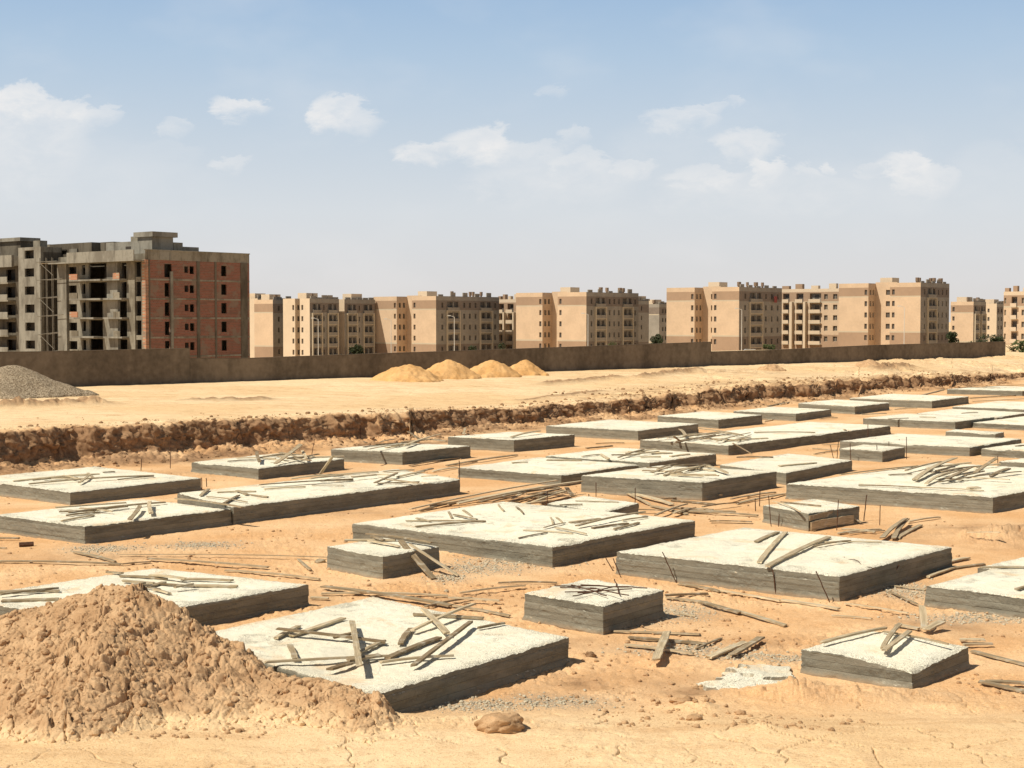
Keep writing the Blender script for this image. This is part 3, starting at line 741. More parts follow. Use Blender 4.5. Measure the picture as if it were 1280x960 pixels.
# zone: (phrase, pad key or None, list of (x1,y1,x2,y2[,width cm,lift1,lift2]))
Z_ = [
 ('on', 'p36', [(347,787,482,804,9,.12,.03),(345,799,373,784,9),(364,796,429,774,8),(332,829,487,821,8),(362,808,369,825,8),(440,778,449,833,8,.1,.16),(450,817,480,802,8),
   (412,838,444,828,10),(517,833,589,778,8,.05,.1),(484,824,550,798,10),(501,806,514,787,9),(516,789,592,756,8,.03,.12),(529,763,559,793,9,.14,.06),(516,769,604,774,7),(476,829,566,821,7),(598,786,630,780,6)]),
 ('behind', ('behind the large near footing', None), [(403,734,564,758,13,.03,.03),(401,743,560,746,7),(388,748,411,749,6),(576,742,656,733,6),(623,729,697,729,5),(564,758,637,771,7),(562,748,624,752,7,.06,.03),(532,759,589,748,6)]),
 ('on', 'p29', [(459,668,540,679,9,.07,.1),(431,676,495,676,8),(461,677,499,684,8),(465,671,480,676,8,.05,.05),(501,677,542,724,13,.12,-9),(512,681,572,720,8,.10,-9)]),
 ('left', ('on the sand at far left', None), [(-30,703,151,706,8),(151,706,188,703,7),(148,694,409,697,5),(186,699,335,710,10),(93,691,144,703,8),(282,714,400,725,6),(373,700,388,713,6),(-10,673.5,24,673.5,7),(-20,685,8,685.5,5)]),
 ('on', 'p37', [(0,744,74,736,8,.05,.05),(2,752,74,750,10),(-10,741,74,740,9),(134,716,153,717.5,9),(150,721,210,725,7),(186,735,206,728.5,8),(227,725,290,726.5,7),(154,727,192,730,6),(179,730.5,244,734,7),(241,733,296,734,8),(192,738,212,743,6),(160,733,200,737,5)]),
 ('on', 'p38', [(1028,804,1107,786,6,.05,.03),(1103,812,1125,781,6,.03,.09),(1105,814,1137,790,7,.03,.06),(1104,790,1186,806,3)]),
 ('around', ('around the small sunken footing', None), [(1152,758,1155,787,12,.4,.05),(1158,788,1178,778,14,.05,.12),(1120,782,1149,787,10),(1200,801,1231,801,10),(1215,815,1282,832,9),(1224,853,1290,868,8),(1232,853,1290,856,7),(1204,807,1240,806,7)]),
 ('front', ('on the sand before three sticks', None), [(849,731,900,740,8),(900,739,977,752,9),(977,751,1048,762,9),(875,753,925,767,9),(918,764,982,783,7),(831,745,885,743,6),(833,748,885,754,6),(1056,755,1135,767,5),(1040,770,1090,774,3)]),
 ('near', ('below the rod-topped footing', None), [(768,790,875,794,9),(786,798,880,806,10),(782,807,865,818,9),(820,826,834,791,14,.05,.10),(871,811,902,798,5),(886,823,931,804,11),(916,819,951,798,13,.03,.05),(858,803,882,806,6),(850,768,870,771,5),(676,756,700,759,7),(672,747,690,743,8)]),
 ('on', 'p31', [(945,678,972,666,10),(949,704,982,666,10),(959,709,1036,672,10),(1019,683,1063,676,5),(1032,678,1101,678,4)]),
 ('side', ('right of the three-stick footing', None), [(1163,711,1210,698,14),(1160,722,1195,709,9),(1112,732,1158,738,5),(1112,740,1147,756,4),(1185,712,1230,706,7)]),
 ('on', 'p33', [(1225,710,1300,710,11,.0,.0),(1271,737.5,1300,731,9)]),
 ('on', 'p32', [(976,628,1026,633,6),(966,627,1000,640,4)]),
 ('around', ('by the small block with form boards', None), [(1046,638,1077,654,8,.35,.02),(1048,667.6,1101,662.5,10),(1060,667.6,1105,664,8),(1103,673,1132,649,13,.03,.2),(1117,674,1134,649,12,.03,.16),(1122,673,1151,657,12),(1135,653,1175,647,7),(1053,662,1094,666,8),(1210,666,1250,666,5)]),
 ('left2', ('right of the very large central footing', None), [(840,635,891,638,14),(840,640,919,640,16),(860,640,947,645,11),(888,652,940,653,14),(840,626,893,631,10),(921,630,981,618,9),(933,621,969,616,10),(785,617,840,631,16),(798,616,858,624,14),(814,633,858,643,14),(822,625,855,622,12),(781,616,812,631,9)]),
 ('on', 'p13', [(1050,594,1146,583,12),(1111,594,1139,593,9),(1142,600,1166,586,9),(1144,600,1194,573,16,.05,.2),(1175,603,1275,590,13,.05,.08),(1218,592,1246,573,11,.05,.45),(1160,586,1212,579,14,.1,.12),(1170,597,1204,587,18,.05,.1),(1184,599,1215,584,14,.1,.15),(1178,590,1226,583,12,.15,.1),(1074,607,1150,610,10),(1150,610,1230,614,10),(1210,611,1224,610,16,.06,.06),(1238,596,1262,586,9),(1158,605,1186,591,11,.04,.1)]),
 ('on', 'p11', [(840,592,886,582,12,.05,.1),(842,583,885,581,10),(838,594,895,594,10),(885,583,909,592,12,.1,.04),(861,589,885,581,9),(866,586,895,589,8),(822,587,846,580,8),(815,591,838,584,9,.05,.1),(830,595,852,588,8)]),
 ('on', 'p12', [(974,583,1020,579,13),(921,572,966,572,10)]),
 ('on', 'p8', [(842,546,866,563,11,.25,-9),(850,537,857,545,14,.1,.2),(854,546,898,542,14,.05,.08),(860,548,926,551,12),(905,552,960,548,10),(943,541,1019,541,10),(915,554,940,568,11,.03,-9),(1055,537,1068,547,11,.02,-9),(870,545,906,540,11),(846,552,880,548,10),(878,549,915,543,8,.08,.08),(835,548,862,546,12,.12,.1)]),
 ('ground', ('beneath the cut bank at right', None), [(960,508,991,502,16),(1152,494,1180,487,12),(955,527,970,524,12),(1025,524,1046,522,12),(1015,561,1046,563,9),(1018,568,1046,564,8),(975,506,1000,500,9),(1110,520,1150,521,14),(1118,512,1146,510,10),(1212,498,1290,493,13),(1216,502,1290,498,9)]),
 ('on', 'p18', [(1077,518.5,1108,517,12),(1150,521.5,1170,522,9),(1110,524,1135,523,8),(1202,517,1222,516,8)]),
 ('on', 'p9', [(683,575.5,727,576,10),(640,579,660,578,6)]),
 ('on', 'p10', [(785,565,840,567,11),(764,569,800,568.5,9),(728,571,749,568.5,9),(751,568,761,574,9),(815,568,840,567,9),(838,571,862,568,9),(800,572,826,571,8)]),
 ('ground', ('on sand behind the middle footings', None), [(733,560.5,765,557.5,9),(745,555,780,554,7),(1028,556,1070,557,8)]),
 ('on', 'p28', [(508,652,606,652,7),(520,659,606,652,6),(520,648,538,652,5),(567,644,596,650,6),(579,638,590,646,5),(561,640,565,648,5),(623,631,630,639,4),(645,634,654,642,4),(654,663,715,667,5),(648,673,684,666,5),(680,660,706,654,5),(694,660,733,668,4),(695,647,703,654,4),(688,647,691,655,4),(712,654,751,649,6),(721,658,806,640.5,8,.03,.06),(740,661,785,655,6),(768,662,799,654,6),(778,651,809,647,7)]),
 ('bundle', ('in the bundle behind the central footing', None), [(513,637,696,601,9,.05,.3),(537,633,699,610,9,.05,.2),(561,631,723,604,9,.1,.35),(572,630,727,602,14,.15,.55),(579,628,661,612,9),(634,631,685,617,10),(658,632,709,614,14,.05,.2),(671,623,708,614,14,.15,.15),(708,610,716,621,12,.35,.25),(641,624,675,609,9,.2,.25),(592,624,658,616,9,.1,.1),(600,628,680,612,12,.2,.35),(640,628,700,611,12,.1,.2),(525,639,570,628,7)]),
 ('on', 'p30', [(720,626.5,773,628,5),(700,632,728,631,6)]),
 ('on', 'p3', [(325,606.5,441,599.5,14,.06,.06),(441,601,400,602,10),(469,604,496,592,10,.05,.12),(472,605,524,603,8),(517,592,541,586,9),(421,594,472,590,10),(479,590,517,588,9),(251,620,261,612,8),(271,616,320,615,8),(296,614,309,619,9),(280,630,298,620,9),(258,621,309,628,4),(313,619,335,622,9),(220,624,304,635,12,.05,.03),(330,612,382,609,8),(364,599,426,593.5,10),(400,594,417,570,10,.03,.75),(440,597,470,594,10,.08,.08),(497,597,530,590,8),(390,607,430,607,5)]),
 ('on', 'p2', [(69,635,158,629,9,.05,.05),(77,652,117,645,8),(82,645,124,641,7),(74,640,120,639,7),(86,641.5,206,628.5,8,.08,.04),(162,650,175,633,10,.04,.12),(187,628,189,642,10,.12,.06),(120,639,160,634,7),(100,636,140,640,6,.08,.05)]),
 ('on', 'p1', [(17,602,124,593,8),(36,605.5,192,595,8,.02,.04),(52,599,113,599,7),(79,595,103,600,8,.08,.04),(110,592,117,598,8),(41,601,96,597,8),(129,591,143,590,12),(148,600,192,596,6),(99,604,112,594,7,.06,.1)]),
 ('on', 'p4', [(344,580,376,556,14,.05,.55),(321,565,325,578,11,.3,.08),(285,577,320,575.5,8),(296,573,344,574,9),(347,571,388,576,10,.1,.1),(340,569,381,568,10),(378,564,383,574,9,.25,.1),(358,574,385,570,9,.1,.15),(330,571,364,569,10),(385,572,430,571,9),(335,574,360,577,9,.1,.05),(350,566,372,572,10,.15,.1)]),
 ('on', 'p5', [(455,559,524,553,10),(482,560,513,556,9),(490,558,520,554,8),(469,556,503,554,10),(510,540,526,551,11,.3,.1),(513,554,551,543,11,.06,.3),(531,549,558,552,10,.1,.1),(461,562,500,556,7,.1,.05),(505,557,530,550,9,.12,.08)]),
 ('ground', ('on sand around the bank-side footings', None), [(429,543,458,554,11,.3,.05),(430,542,440,547,10),(513,582.5,572,573,16),(558,582.5,646,569,10),(565,581,596,577,8),(541,590,572,585,9),(579,543.5,581.5,535.7,10,.05,.3),(575,536,582,544,9),(543,607,572,600,8)]),
 ('on', 'p6', [(639,547,675,539,13,.02,.12)]),
 ('on', 'p16', [(1270,558,1300,555,12)]),
 ('on', 'p23', [(1200,484,1250,485,12,.05,.05),(1228,484,1290,481,12,.1,.1)]),
]
def board_mesh(L, w, th, seed):
    r = random.Random(seed); n = 11; me = bpy.data.meshes.new('board'); v = []; f = []
    bend = min(.035, r.uniform(.0, .015)*L); tw = r.uniform(-.12, .12); crook = r.uniform(-.015, .015)*L
    ends = [[r.uniform(-.03, .03) for _ in range(4)] for _ in range(2)]
    nick = [r.uniform(.82, 1.06) for _ in range(n+1)]
    for i in range(n+1):
        t = i/n; x = (t-.5)*L; k = 4*t*(1-t)
        e = ends[0] if i == 0 else ends[1] if i == n else [0]*4
        a = tw*(t-.5)
        for j, (cy, cz) in enumerate(((-.5, 0), (.5, 0), (.5, 1), (-.5, 1))):
            y = cy*w*nick[i]; z = cz*th
            v.append((x+e[j]*min(1, L), y*math.cos(a)-z*math.sin(a)+crook*k, z*math.cos(a)+y*math.sin(a)+bend*k))
    for i in range(n):
        for j in range(4):
            a = i*4+j; b = i*4+(j+1) % 4; f.append((a, b, b+4, a+4))
    f.append((3, 2, 1, 0)); b = n*4; f.append((b, b+1, b+2, b+3))
    me.from_pydata(v, [], f); me.update(); return me
def place_rod(o, a, b, roll=0):
    d = (b-a).normalized(); up = Vector((0, 0, 1))
    y = up.cross(d)
    if y.length < .05: y = Vector((0, 1, 0))
    y.normalize(); z = d.cross(y)
    m = Matrix((d, y, z)).transposed().to_4x4()
    o.matrix_world = Matrix.Translation((a+b)/2) @ m @ Matrix.Rotation(roll, 4, 'X')
EXTRA = {'p8': (7, 842, 930, 536, 552), 'p13': (6, 1140, 1250, 580, 604), 'p11': (6, 800, 890, 580, 597), 'p3': (4, 400, 540, 592, 606), 'p10': (3, 760, 850, 563, 574), 'p37': (4, 150, 250, 720, 738),
         'p36': (2, 430, 600, 790, 835), 'p5': (3, 455, 530, 550, 560), 'p4': (2, 335, 390, 568, 578), 'right of the very large central footing': (6, 785, 930, 615, 652), 'in the bundle behind the central footing': (4, 590, 710, 606, 632)}
er = random.Random(31)
for (_, zone, items) in Z_:
    ek = zone if isinstance(zone, str) else zone[0]
    if ek in EXTRA:
        n_, xa, xb, ya, yb_ = EXTRA[ek]
        for _k in range(n_):
            xm = er.uniform(xa, xb); ym = er.uniform(ya, yb_); hl = er.uniform(8, 26); sl = er.choice((-.3, -.2, .05, .12, -.1))*er.uniform(.6, 1.3)
            items.append((xm-hl, ym-hl*sl, xm+hl, ym+hl*sl, er.uniform(6, 10), er.uniform(.03, .09), er.uniform(.03, .09)))
seed = 0
for (_, zone, items) in Z_:
    if isinstance(zone, str): phrase = 'on '+PADS[zone][5]; base = PZ[zone]
    else: phrase = zone[0]; base = None
    built = []
    for k, it in enumerate(items):
        x1, y1, x2, y2 = it[:4]; w = (it[4] if len(it) > 4 else 8)/100; l1 = it[5] if len(it) > 5 else .0; l2 = it[6] if len(it) > 6 else .0
        stack = .016+.016*(k % 4) + (.012 if w < .06 else 0)*0
        def pt(x, y, l):
            if base is not None and l > -5: return at_z(x, y, base+l+.004+.5*stack)
            l = 0 if l < -5 else l
            z = 0
            for _i in range(4):
                c = at_z(x, y, z); z = gz(c.x, c.y)+.012+l+.5*stack
            return at_z(x, y, z)
        a = pt(x1, y1, l1); b = pt(x2, y2, l2); L = (b-a).length
        th = .036 if w > .05 else .022
        seed += 1
        o = new_obj('wooden_board', board_mesh(L, w*1.1+.012, th, seed), M['wood']); place_rod(o, a, b, random.uniform(-.15, .15))
        built.append(((x1+x2)/2, L, w, o, abs(l1-l2) > .3 and l1 > -5, l1 < -5 or l2 < -5, th))
    built.sort(key=lambda q: q[0]); n = len(built)
    med = sorted(q[1] for q in built)[n//2]
    for i, (xc, L, w, o, up, lean, th) in enumerate(built):
        size = ('long' if L > med*1.3 else 'short' if L < med*.7 else '')
        wid = 'broad' if w >= .12 else 'thin' if w <= .055 else ''
        adj = ' '.join(q for q in (size, wid) if q) or 'grey'
        st = 'upturned ' if up else 'leaning ' if lean else ''
        if n == 1: lab = f'{adj} {st}board lying alone {phrase}'
        elif i == 0: lab = f'{adj} {st}board, leftmost of {NUM[n]} {phrase}'
        elif i == n-1: lab = f'{adj} {st}board, rightmost of {NUM[n]} {phrase}'
        else: lab = f'{adj} {st}board, {ORD[i]} from left of {NUM[n]} {phrase}'
        ws = lab.split()
        if len(ws) > 16: lab = lab.replace(adj+' ', '', 1)
        if len(lab.split()) > 16: print('LONG', lab)
        tag(o, lab, 'board', 'loose boards '+(phrase))
# form boards still standing against the small block
def form(a, b, z0, z1, label):
    p = at_z(*a, 0); q = at_z(*b, 0); d = (q-p).normalized(); n_ = Vector((d.y, -d.x, 0))
    m_ = board_mesh((q-p).length, z1-z0, .035, 900+int(z1*100)); o = new_obj('form_board', m_, M['wood'])
    c = (p+q)/2
    o.matrix_world = Matrix.Translation((c.x, c.y, (z0+z1)/2)) @ Matrix((d, Vector((0, 0, 1)), n_)).transposed().to_4x4()
    tag(o, label, 'form board')
form((1013, 664), (1066, 655), .02, .27, 'reddish lower form board standing against the small block footing')
form((1011, 664), (1073, 652), .29, .45, 'upper slanting form board standing against the small block footing')

# ------------------------------------------------------------------ steel
def rod(name, a, b, r, m, kink, label, cat, group, seed):
    rr = random.Random(seed); L = (b-a).length; n = 7; k = 6; me = bpy.data.meshes.new(name); v = []; f = []
    offs = [(0, 0)]+[(rr.uniform(-1, 1)*kink*L, rr.uniform(-1, 1)*kink*L) for _ in range(n-1)]+[(0, 0)]
    for i in range(n+1):
        for j in range(k):
            t = 2*math.pi*j/k; v.append(((i/n-.5)*L, offs[i][0]+math.cos(t)*r, offs[i][1]+math.sin(t)*r))
    for i in range(n):
        for j in range(k): f.append((i*k+j, i*k+(j+1) % k, (i+1)*k+(j+1) % k, (i+1)*k+j))
    f.append(tuple(range(k))[::-1]); f.append(tuple(n*k+j for j in range(k)))
    me.from_pydata(v, [], f); me.update(); o = new_obj(name, me, m); place_rod(o, a, b); return tag(o, label, cat, group)
def stake(x0, y0, x1, y1, zb=0, r=.012):
    g = at_z(x0, y0, zb)
    z = z_for(y1, 0, g.y); tx = az(x1, y1)*g.y
    return g+Vector((0, 0, -.15 if zb == 0 else 0)), Vector((tx, g.y, z)), r
ST = {
 'beside the large three-stick footing': [(771,714,757,697),(780,723,766.5,698),(849,728,828,690),(970.7,742,966,712),(1041,753,1020,714),(1102,731,1124,706)],
 'around the small block with form boards': [(964.4,658,960.6,619.5),(944.6,639,944,623),(949,633,950,612.7),(972.6,658,974,643),(1045.6,662.5,1048,624.7),(1079,650.5,1083.5,618.5),(1099.5,655.6,1100.3,631.6),(1022,642,1020,631.6)],
 'before the very wide right footing': [(1015,625,1014.6,608.5),(1055,627,1055,610)],
 'around the small staked block': [(1097,577,1096,556),(1111,570,1111,552),(1133,575,1133,546),(1124,562,1124,549),(1085,551,1085,530),(1063.5,577,1062.7,554),(1043,573,1037.7,556),(1046,573,1048,552)],
 'at the right edge behind splayed boards': [(1248,592,1247,570),(1266,573,1266,561)],
 'by the small flat hidden footing': [(794,628,794,610),(745,621,745,603),(737,638,736,617.5),(684,631,684,614)],
 'left of the pale footing behind the bundle': [(574.6,618,574,576)],
 'under the cut bank at left': [(213,586,212.5,550.5),(176,589,177,574.5),(450.5,554,450.5,531.6),(413,541,413,524),(389,569,393,549),(252.5,616,252,597),(258.5,608,257.8,597.5)],
}
sd = 500
for ph, L_ in ST.items():
    L_ = sorted(L_, key=lambda q: q[0]); n = len(L_)
    for i, s_ in enumerate(L_):
        a, b, r = stake(*s_); sd += 1
        lean = 'leaning' if abs(s_[0]-s_[2]) > 8 else 'upright'
        lab = f'thin rusty {lean} stake ' + ('standing ' if n == 1 else f'leftmost of {NUM[n]} ' if i == 0 else f'rightmost of {NUM[n]} ' if i == n-1 else f'{ORD[i]} from left ') + ph
        rod('steel_stake', a, b, .013 if a.y < 45 else .016, M['rust'], .006, lab, 'stake', 'rusty stakes '+ph, sd)
RB = sorted([(693,732,792,733.6),(716,745,766.5,733.6),(726,731,809,735),(706,740,752,739),(714,731,758,744.5),(738,735,786,744),(768,724,775,744),(700,734,745,736),(722,741,790,736)], key=lambda q: q[0]+q[2])
for i, (x1, y1, x2, y2) in enumerate(RB):
    z = PZ['p35']+.02+.012*(i % 4)
    lab = 'thin rusty rod, '+('leftmost' if i == 0 else 'rightmost' if i == len(RB)-1 else ORD[i]+' from left')+' of nine bunched on the small rod-topped footing'
    rod('steel_rod', at_z(x1, y1, z), at_z(x2, y2, z+(.12 if i == 6 else .02)), .012, M['rust'], .008, lab, 'rod', 'rods on the small footing', 700+i)
rod('wire', Vector(stake(1017, 625, 1017, 613)[1]), Vector(stake(1117, 630, 1117, 619.5)[1]), .007, M['rust'], .004, 'thin wire strung between the stakes before the very wide right footing', 'wire', None, 777)
rod('wire', at_z(1055, 696, PZ['p31']+.01), at_z(1094, 712, PZ['p31']+.01), .008, M['rust'], .02, 'bent thin wire lying on the large three-stick footing', 'wire', None, 778)
rod('steel_pipe', at_z(24, 681, .07), at_z(42, 680, .07), .07, M['rust'], .002, 'short rusty pipe stub on the sand at the left edge', 'pipe', None, 779)
# ------------------------------------------------------------------ boundary wall
def wall_run(parent, cols, name='wall_section', below=1.2, thick=.25, m='blockwall'):
    """cols: list of (px, row of the top)"""
    v = []; 
    for px, py in cols:
        t = hit(px, WA, WD); p = WA+WD*t; z = z_for(py, 0, p.y)
        v.append((p, z))
    mb = MB()
    segs = []
    for (p, z), (q, y) in zip(v[:-1], v[1:]):
        n = 6
        for i in range(n):
            a = p.lerp(q, i/n); b = p.lerp(q, (i+1)/n)
            segs.append((a, z+(y-z)*i/n+.02*math.sin(a.x*1.7)*0, b, z+(y-z)*(i+1)/n))
    off = -WN*thick
    for a, za, b, zb in segs:
        l0 = Vector((a.x, a.y, .3)); r0 = Vector((b.x, b.y, .3)); la = Vector((a.x, a.y, za)); rb = Vector((b.x, b.y, zb))
        mb.quad(l0, r0, rb, la); mb.quad(r0+off, l0+off, la+off, rb+off); mb.quad(la, rb, rb+off, la+off)
    for (a, za, b, zb), e in ((segs[0], 0), (segs[-1], 1)):
        p, z = (a, za) if e == 0 else (b, zb)
        p0 = Vector((p.x, p.y, .3)); p1 = Vector((p.x, p.y, z))
        mb.quad(p0+off, p0, p1, p1+off) if e == 0 else mb.quad(p0, p0+off, p1+off, p1)
    o = mb.build(name, M[m], parent)
    cb = MB()
    for a, za, b, zb in segs:
        e1 = WN*.02; e2 = off-WN*.02; h = Vector((0, 0, .05))
        A = Vector((a.x, a.y, za+.004)); B_ = Vector((b.x, b.y, zb+.004))
        cb.quad(A+e1, B_+e1, B_+e1+h, A+e1+h); cb.quad(A+e1+h, B_+e1+h, B_+e2+h, A+e2+h); cb.quad(B_+e2, A+e2, A+e2+h, B_+e2+h)
    cb.build('wall_cap', M['blockwall2'], o)
wallr = tag(empty('boundary_wall', (0, 0, 0)), 'long dark grey-brown boundary wall stepping along the back of the site', 'wall')
wall_run(wallr, [(-120, 441.5), (0, 440.7), (60, 440), (237, 436)])
wall_run(wallr, [(237.3, 448), (300, 448.7), (459, 443), (640, 436.8), (889, 427.8)])
wall_run(wallr, [(889.3, 440), (960, 438.2), (1094, 431.8), (1257, 427.3)])

# ------------------------------------------------------------------ buildings
U = Vector((.643, .766, 0)); Vd = Vector((-.763, .647, 0))
def facade(name, P, d, n_, L, z0, z1, op, bands, mats, parent, depth=.35):
    """wall from P along d, outward normal n_, openings op = (t0,t1,za,zb); bands = [(top z, slot)] from below"""
    mb = MB(); ts = {0, L}; zs = {z0, z1}
    op = [(max(a, 0), min(b, L), max(c, z0), min(e, z1)) for a, b, c, e in op if b > 0 and a < L]
    for a, b, c, e in op: ts |= {a, b}; zs |= {c, e}
    for zt, s in bands:
        if z0 < zt < z1: zs.add(zt)
    ts = sorted(ts); zs = sorted(zs)
    pt = lambda t, z, o=0: Vector((P.x+d.x*t+n_.x*o, P.y+d.y*t+n_.y*o, z))
    def slot(z):
        for zt, s in bands:
            if z < zt: return s
        return bands[-1][1]
    for i in range(len(ts)-1):
        for j in range(len(zs)-1):
            tc = (ts[i]+ts[i+1])/2; zc = (zs[j]+zs[j+1])/2
            if ts[i+1]-ts[i] < 1e-4 or zs[j+1]-zs[j] < 1e-4: continue
            if any(a < tc < b and c < zc < e for a, b, c, e in op): continue
            mb.quad(pt(ts[i], zs[j]), pt(ts[i+1], zs[j]), pt(ts[i+1], zs[j+1]), pt(ts[i], zs[j+1]), slot(zc))
    for a, b, c, e in op:
        s = slot((c+e)/2)
        mb.quad(pt(a, c), pt(b, c), pt(b, c, -depth), pt(a, c, -depth), s); mb.quad(pt(a, e), pt(b, e), pt(b, e, -depth), pt(a, e, -depth), s)
        mb.quad(pt(a, c), pt(a, e), pt(a, e, -depth), pt(a, c, -depth), s); mb.quad(pt(b, c), pt(b, e), pt(b, e, -depth), pt(b, c, -depth), s)
    return mb.build(name, mats, parent), pt
_wc = {}
def window(pt, a, b, c, e, depth, parent, m='glass', name='window', mull=True, n_=None):
    mb = MB(); f = .07; o = -depth+.05
    mb.quad(pt(a, c, o), pt(b, c, o), pt(b, e, o), pt(a, e, o), 0)
    if mull:
        x = (a+b)/2
        mb.quad(pt(x-.04, c, o+.03), pt(x+.04, c, o+.03), pt(x+.04, e, o+.03), pt(x-.04, e, o+.03), 1)
        for (p, q, r, s) in ((a, a+f, c, e), (b-f, b, c, e), (a, b, c, c+f), (a, b, e-f, e)):
            mb.quad(pt(p, r, o+.034), pt(q, r, o+.034), pt(q, s, o+.034), pt(p, s, o+.034), 1)
    mb.build(name, [M[m], M['trim']], parent)
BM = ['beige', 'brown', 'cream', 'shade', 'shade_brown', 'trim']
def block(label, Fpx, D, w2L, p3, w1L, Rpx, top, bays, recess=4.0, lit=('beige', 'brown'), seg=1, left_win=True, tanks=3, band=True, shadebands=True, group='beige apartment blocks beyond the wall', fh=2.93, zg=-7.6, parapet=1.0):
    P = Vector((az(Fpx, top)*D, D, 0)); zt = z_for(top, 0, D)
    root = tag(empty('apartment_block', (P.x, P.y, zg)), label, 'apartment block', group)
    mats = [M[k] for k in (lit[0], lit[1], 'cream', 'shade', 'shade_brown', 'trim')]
    W = []
    def add(fa, op, m='glass', depth=.35, mull=False):
        for (a, b, c, e) in op: window(fa[1], a, b, c, e, depth, root_local, m, 'window', mull)
    root_local = root
    # everything is built in world space, then parented with the inverse of the root's place
    t2 = hit(w2L, P, Vd); Ls = hit(Rpx, P, U)
    zf = [zt-parapet-fh*k for k in range(1, 6)]       # floor levels from the top
    b_lo = zf[3]; b_hi0 = zt-parapet*1.0-fh+.3; b_hi1 = zt-1.1
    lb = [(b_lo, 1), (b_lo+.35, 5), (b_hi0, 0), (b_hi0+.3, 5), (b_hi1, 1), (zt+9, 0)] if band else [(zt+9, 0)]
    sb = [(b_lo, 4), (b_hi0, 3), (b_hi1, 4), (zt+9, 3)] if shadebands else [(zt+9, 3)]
    wz = [(z+.95, z+2.25) for z in zf]
    nU = -U; nV = -Vd
    obs = []
    # wing nearest to the corner
    op = [(t2-1.3, t2-.55, a, b) for a, b in wz] if left_win and t2 > 3 else []
    fa = facade('wall', P, Vd, nU, t2, zg, zt, op, lb, mats, root); add(fa, op)
    depth_b = Ls
    ops = []; loggia = []
    for (f0, f1, typ) in bays:
        for k, (a, b) in enumerate(wz):
            if typ == 'w': ops.append((f0*Ls, f1*Ls, a, b))
            else: loggia.append((f0*Ls, f1*Ls, zf[k]+.12, zf[k]+fh-.45))
    for k in range(1, len(zf)): pass
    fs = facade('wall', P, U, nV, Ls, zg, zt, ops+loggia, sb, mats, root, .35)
    for (a, b, c, e) in ops: window(fs[1], a, b, c, e, .35, root, 'glass', 'window', False)
    for (a, b, c, e) in loggia:
        pt = fs[1]; mb = MB()
        n_ = Vector((pt(0, 0, 1)-pt(0, 0, 0))[:])
        mb.obox(P, U, n_, a-.1, b+.1, -.3, .45, c-.14, c, 5)
        for k in range(2):
            mb.obox(P, U, n_, a-.1+(b-a+.1)*k, a+(b-a+.1)*k, .02, .45, c+.002, c+.95, 3)
        mb.obox(P, U, n_, a+.004, b-.004, .38, .45, c+.002, c+.85, 3)
        mb.quad(pt(a, c, -.34), pt(b, c, -.34), pt(b, e, -.34), pt(a, e, -.34), 6)
        x = (a+b)/2; mb.obox(P, U, n_, x-.12, x+.12, -.3, .3, c+.87, e, 3)
        mb.build('balcony', mats+[M['glass']], root)
    # pilasters standing proud of the long side
    for f0, f1, typ in bays:
        if typ == 'b':
            for x in (f0*Ls-.45, f1*Ls+.15): mb = MB(); mb.obox(P, U, nV, x, x+.3, .003, .5, zg, zt-parapet-fh+.2, 5); mb.build('pilaster', mats, root)
    top_poly = []
    end1 = t2
    if p3 is not None:
        t3 = hit(p3, P, Vd); t1 = hit(w1L, P, Vd)
        # recess wall (lit) and the side of the farther wing (in shade)
        Pr = P+Vd*t2+U*recess; opr = [((t3-t2)*.30, (t3-t2)*.30+1.3, a, b) for a, b in wz]
        fr = facade('recess_wall', Pr, Vd, nU, t3-t2, zg, zt+.3, opr, lb if not band else [(zt+9, 0)], mats, root)
        for (a, b, c, e) in opr: window(fr[1], a, b, c, e, .35, root, 'glass', 'window', False)
        Ps = P+Vd*t3; opq = [(x, x+.9, a, b) for x in (.8, 2.4) for a, b in wz]
        fq = facade('wall', Ps, U, nV, recess, zg, zt+.02, opq, [(zt+9, 0)], mats, root)
        for (a, b, c, e) in opq: window(fq[1], a, b, c, e, .35, root, 'glass', 'window', False)
        facade('wall', P+Vd*t2, U, Vd, recess, zg, zt, [], [(zt+9, 0)], mats, root)
        op1 = [(.35, 1.1, a, b) for a, b in wz] if left_win else []
        f1_ = facade('wall', Ps, Vd, nU, t1-t3, zg, zt+.02, op1, lb, mats, root)
        for (a, b, c, e) in op1: window(f1_[1], a, b, c, e, .35, root, 'glass', 'window', False)
        end1 = t1
    # roof, hidden walls
    mb = MB()
    q = lambda a, o: P+Vd*a+U*o
    mb.quad(*[Vector((*q(a, o)[:2], zt-.6)) for a, o in ((.05, recess+.02), (.05, Ls-.05), (end1-.05, Ls-.05), (end1-.05, recess+.02))], 2)
    mb.quad(*[Vector((*q(a, o)[:2], zt-.62)) for a, o in ((.05, .05), (.05, recess), (t2-.05, recess), (t2-.05, .05))], 2)
    if p3 is not None: mb.quad(*[Vector((*q(a, o)[:2], zt-.62)) for a, o in ((t3+.05, .05), (t3+.05, recess), (t1-.05, recess), (t1-.05, .05))], 2)
    mb.build('roof', mats, root)
    facade('wall', P+Vd*end1, U, Vd, Ls, zg, zt-.003, [], sb, mats, root)
    facade('wall', P+U*Ls, Vd, U, end1, zg, zt-.003, [], sb, mats, root)
    # roof clutter
    rr = random.Random(int(Fpx))
    hb = MB(); hb.prism([q(end1*.45, Ls*.3), q(end1*.45, Ls*.3+4), q(end1*.45+3.4, Ls*.3+4), q(end1*.45+3.4, Ls*.3)][::-1], zt-.6, zt+1.5, 2); hb.build('stair_hut', mats, root)
    for k in range(5):
        x = .04+.19*k; pb = MB(); pb.obox(P, U, nV, Ls*x+.3, Ls*x+2.1, -.6, -.3, zt+.003, zt+rr.uniform(.3, 1.1), 3); pb.build('parapet_block', mats, root)
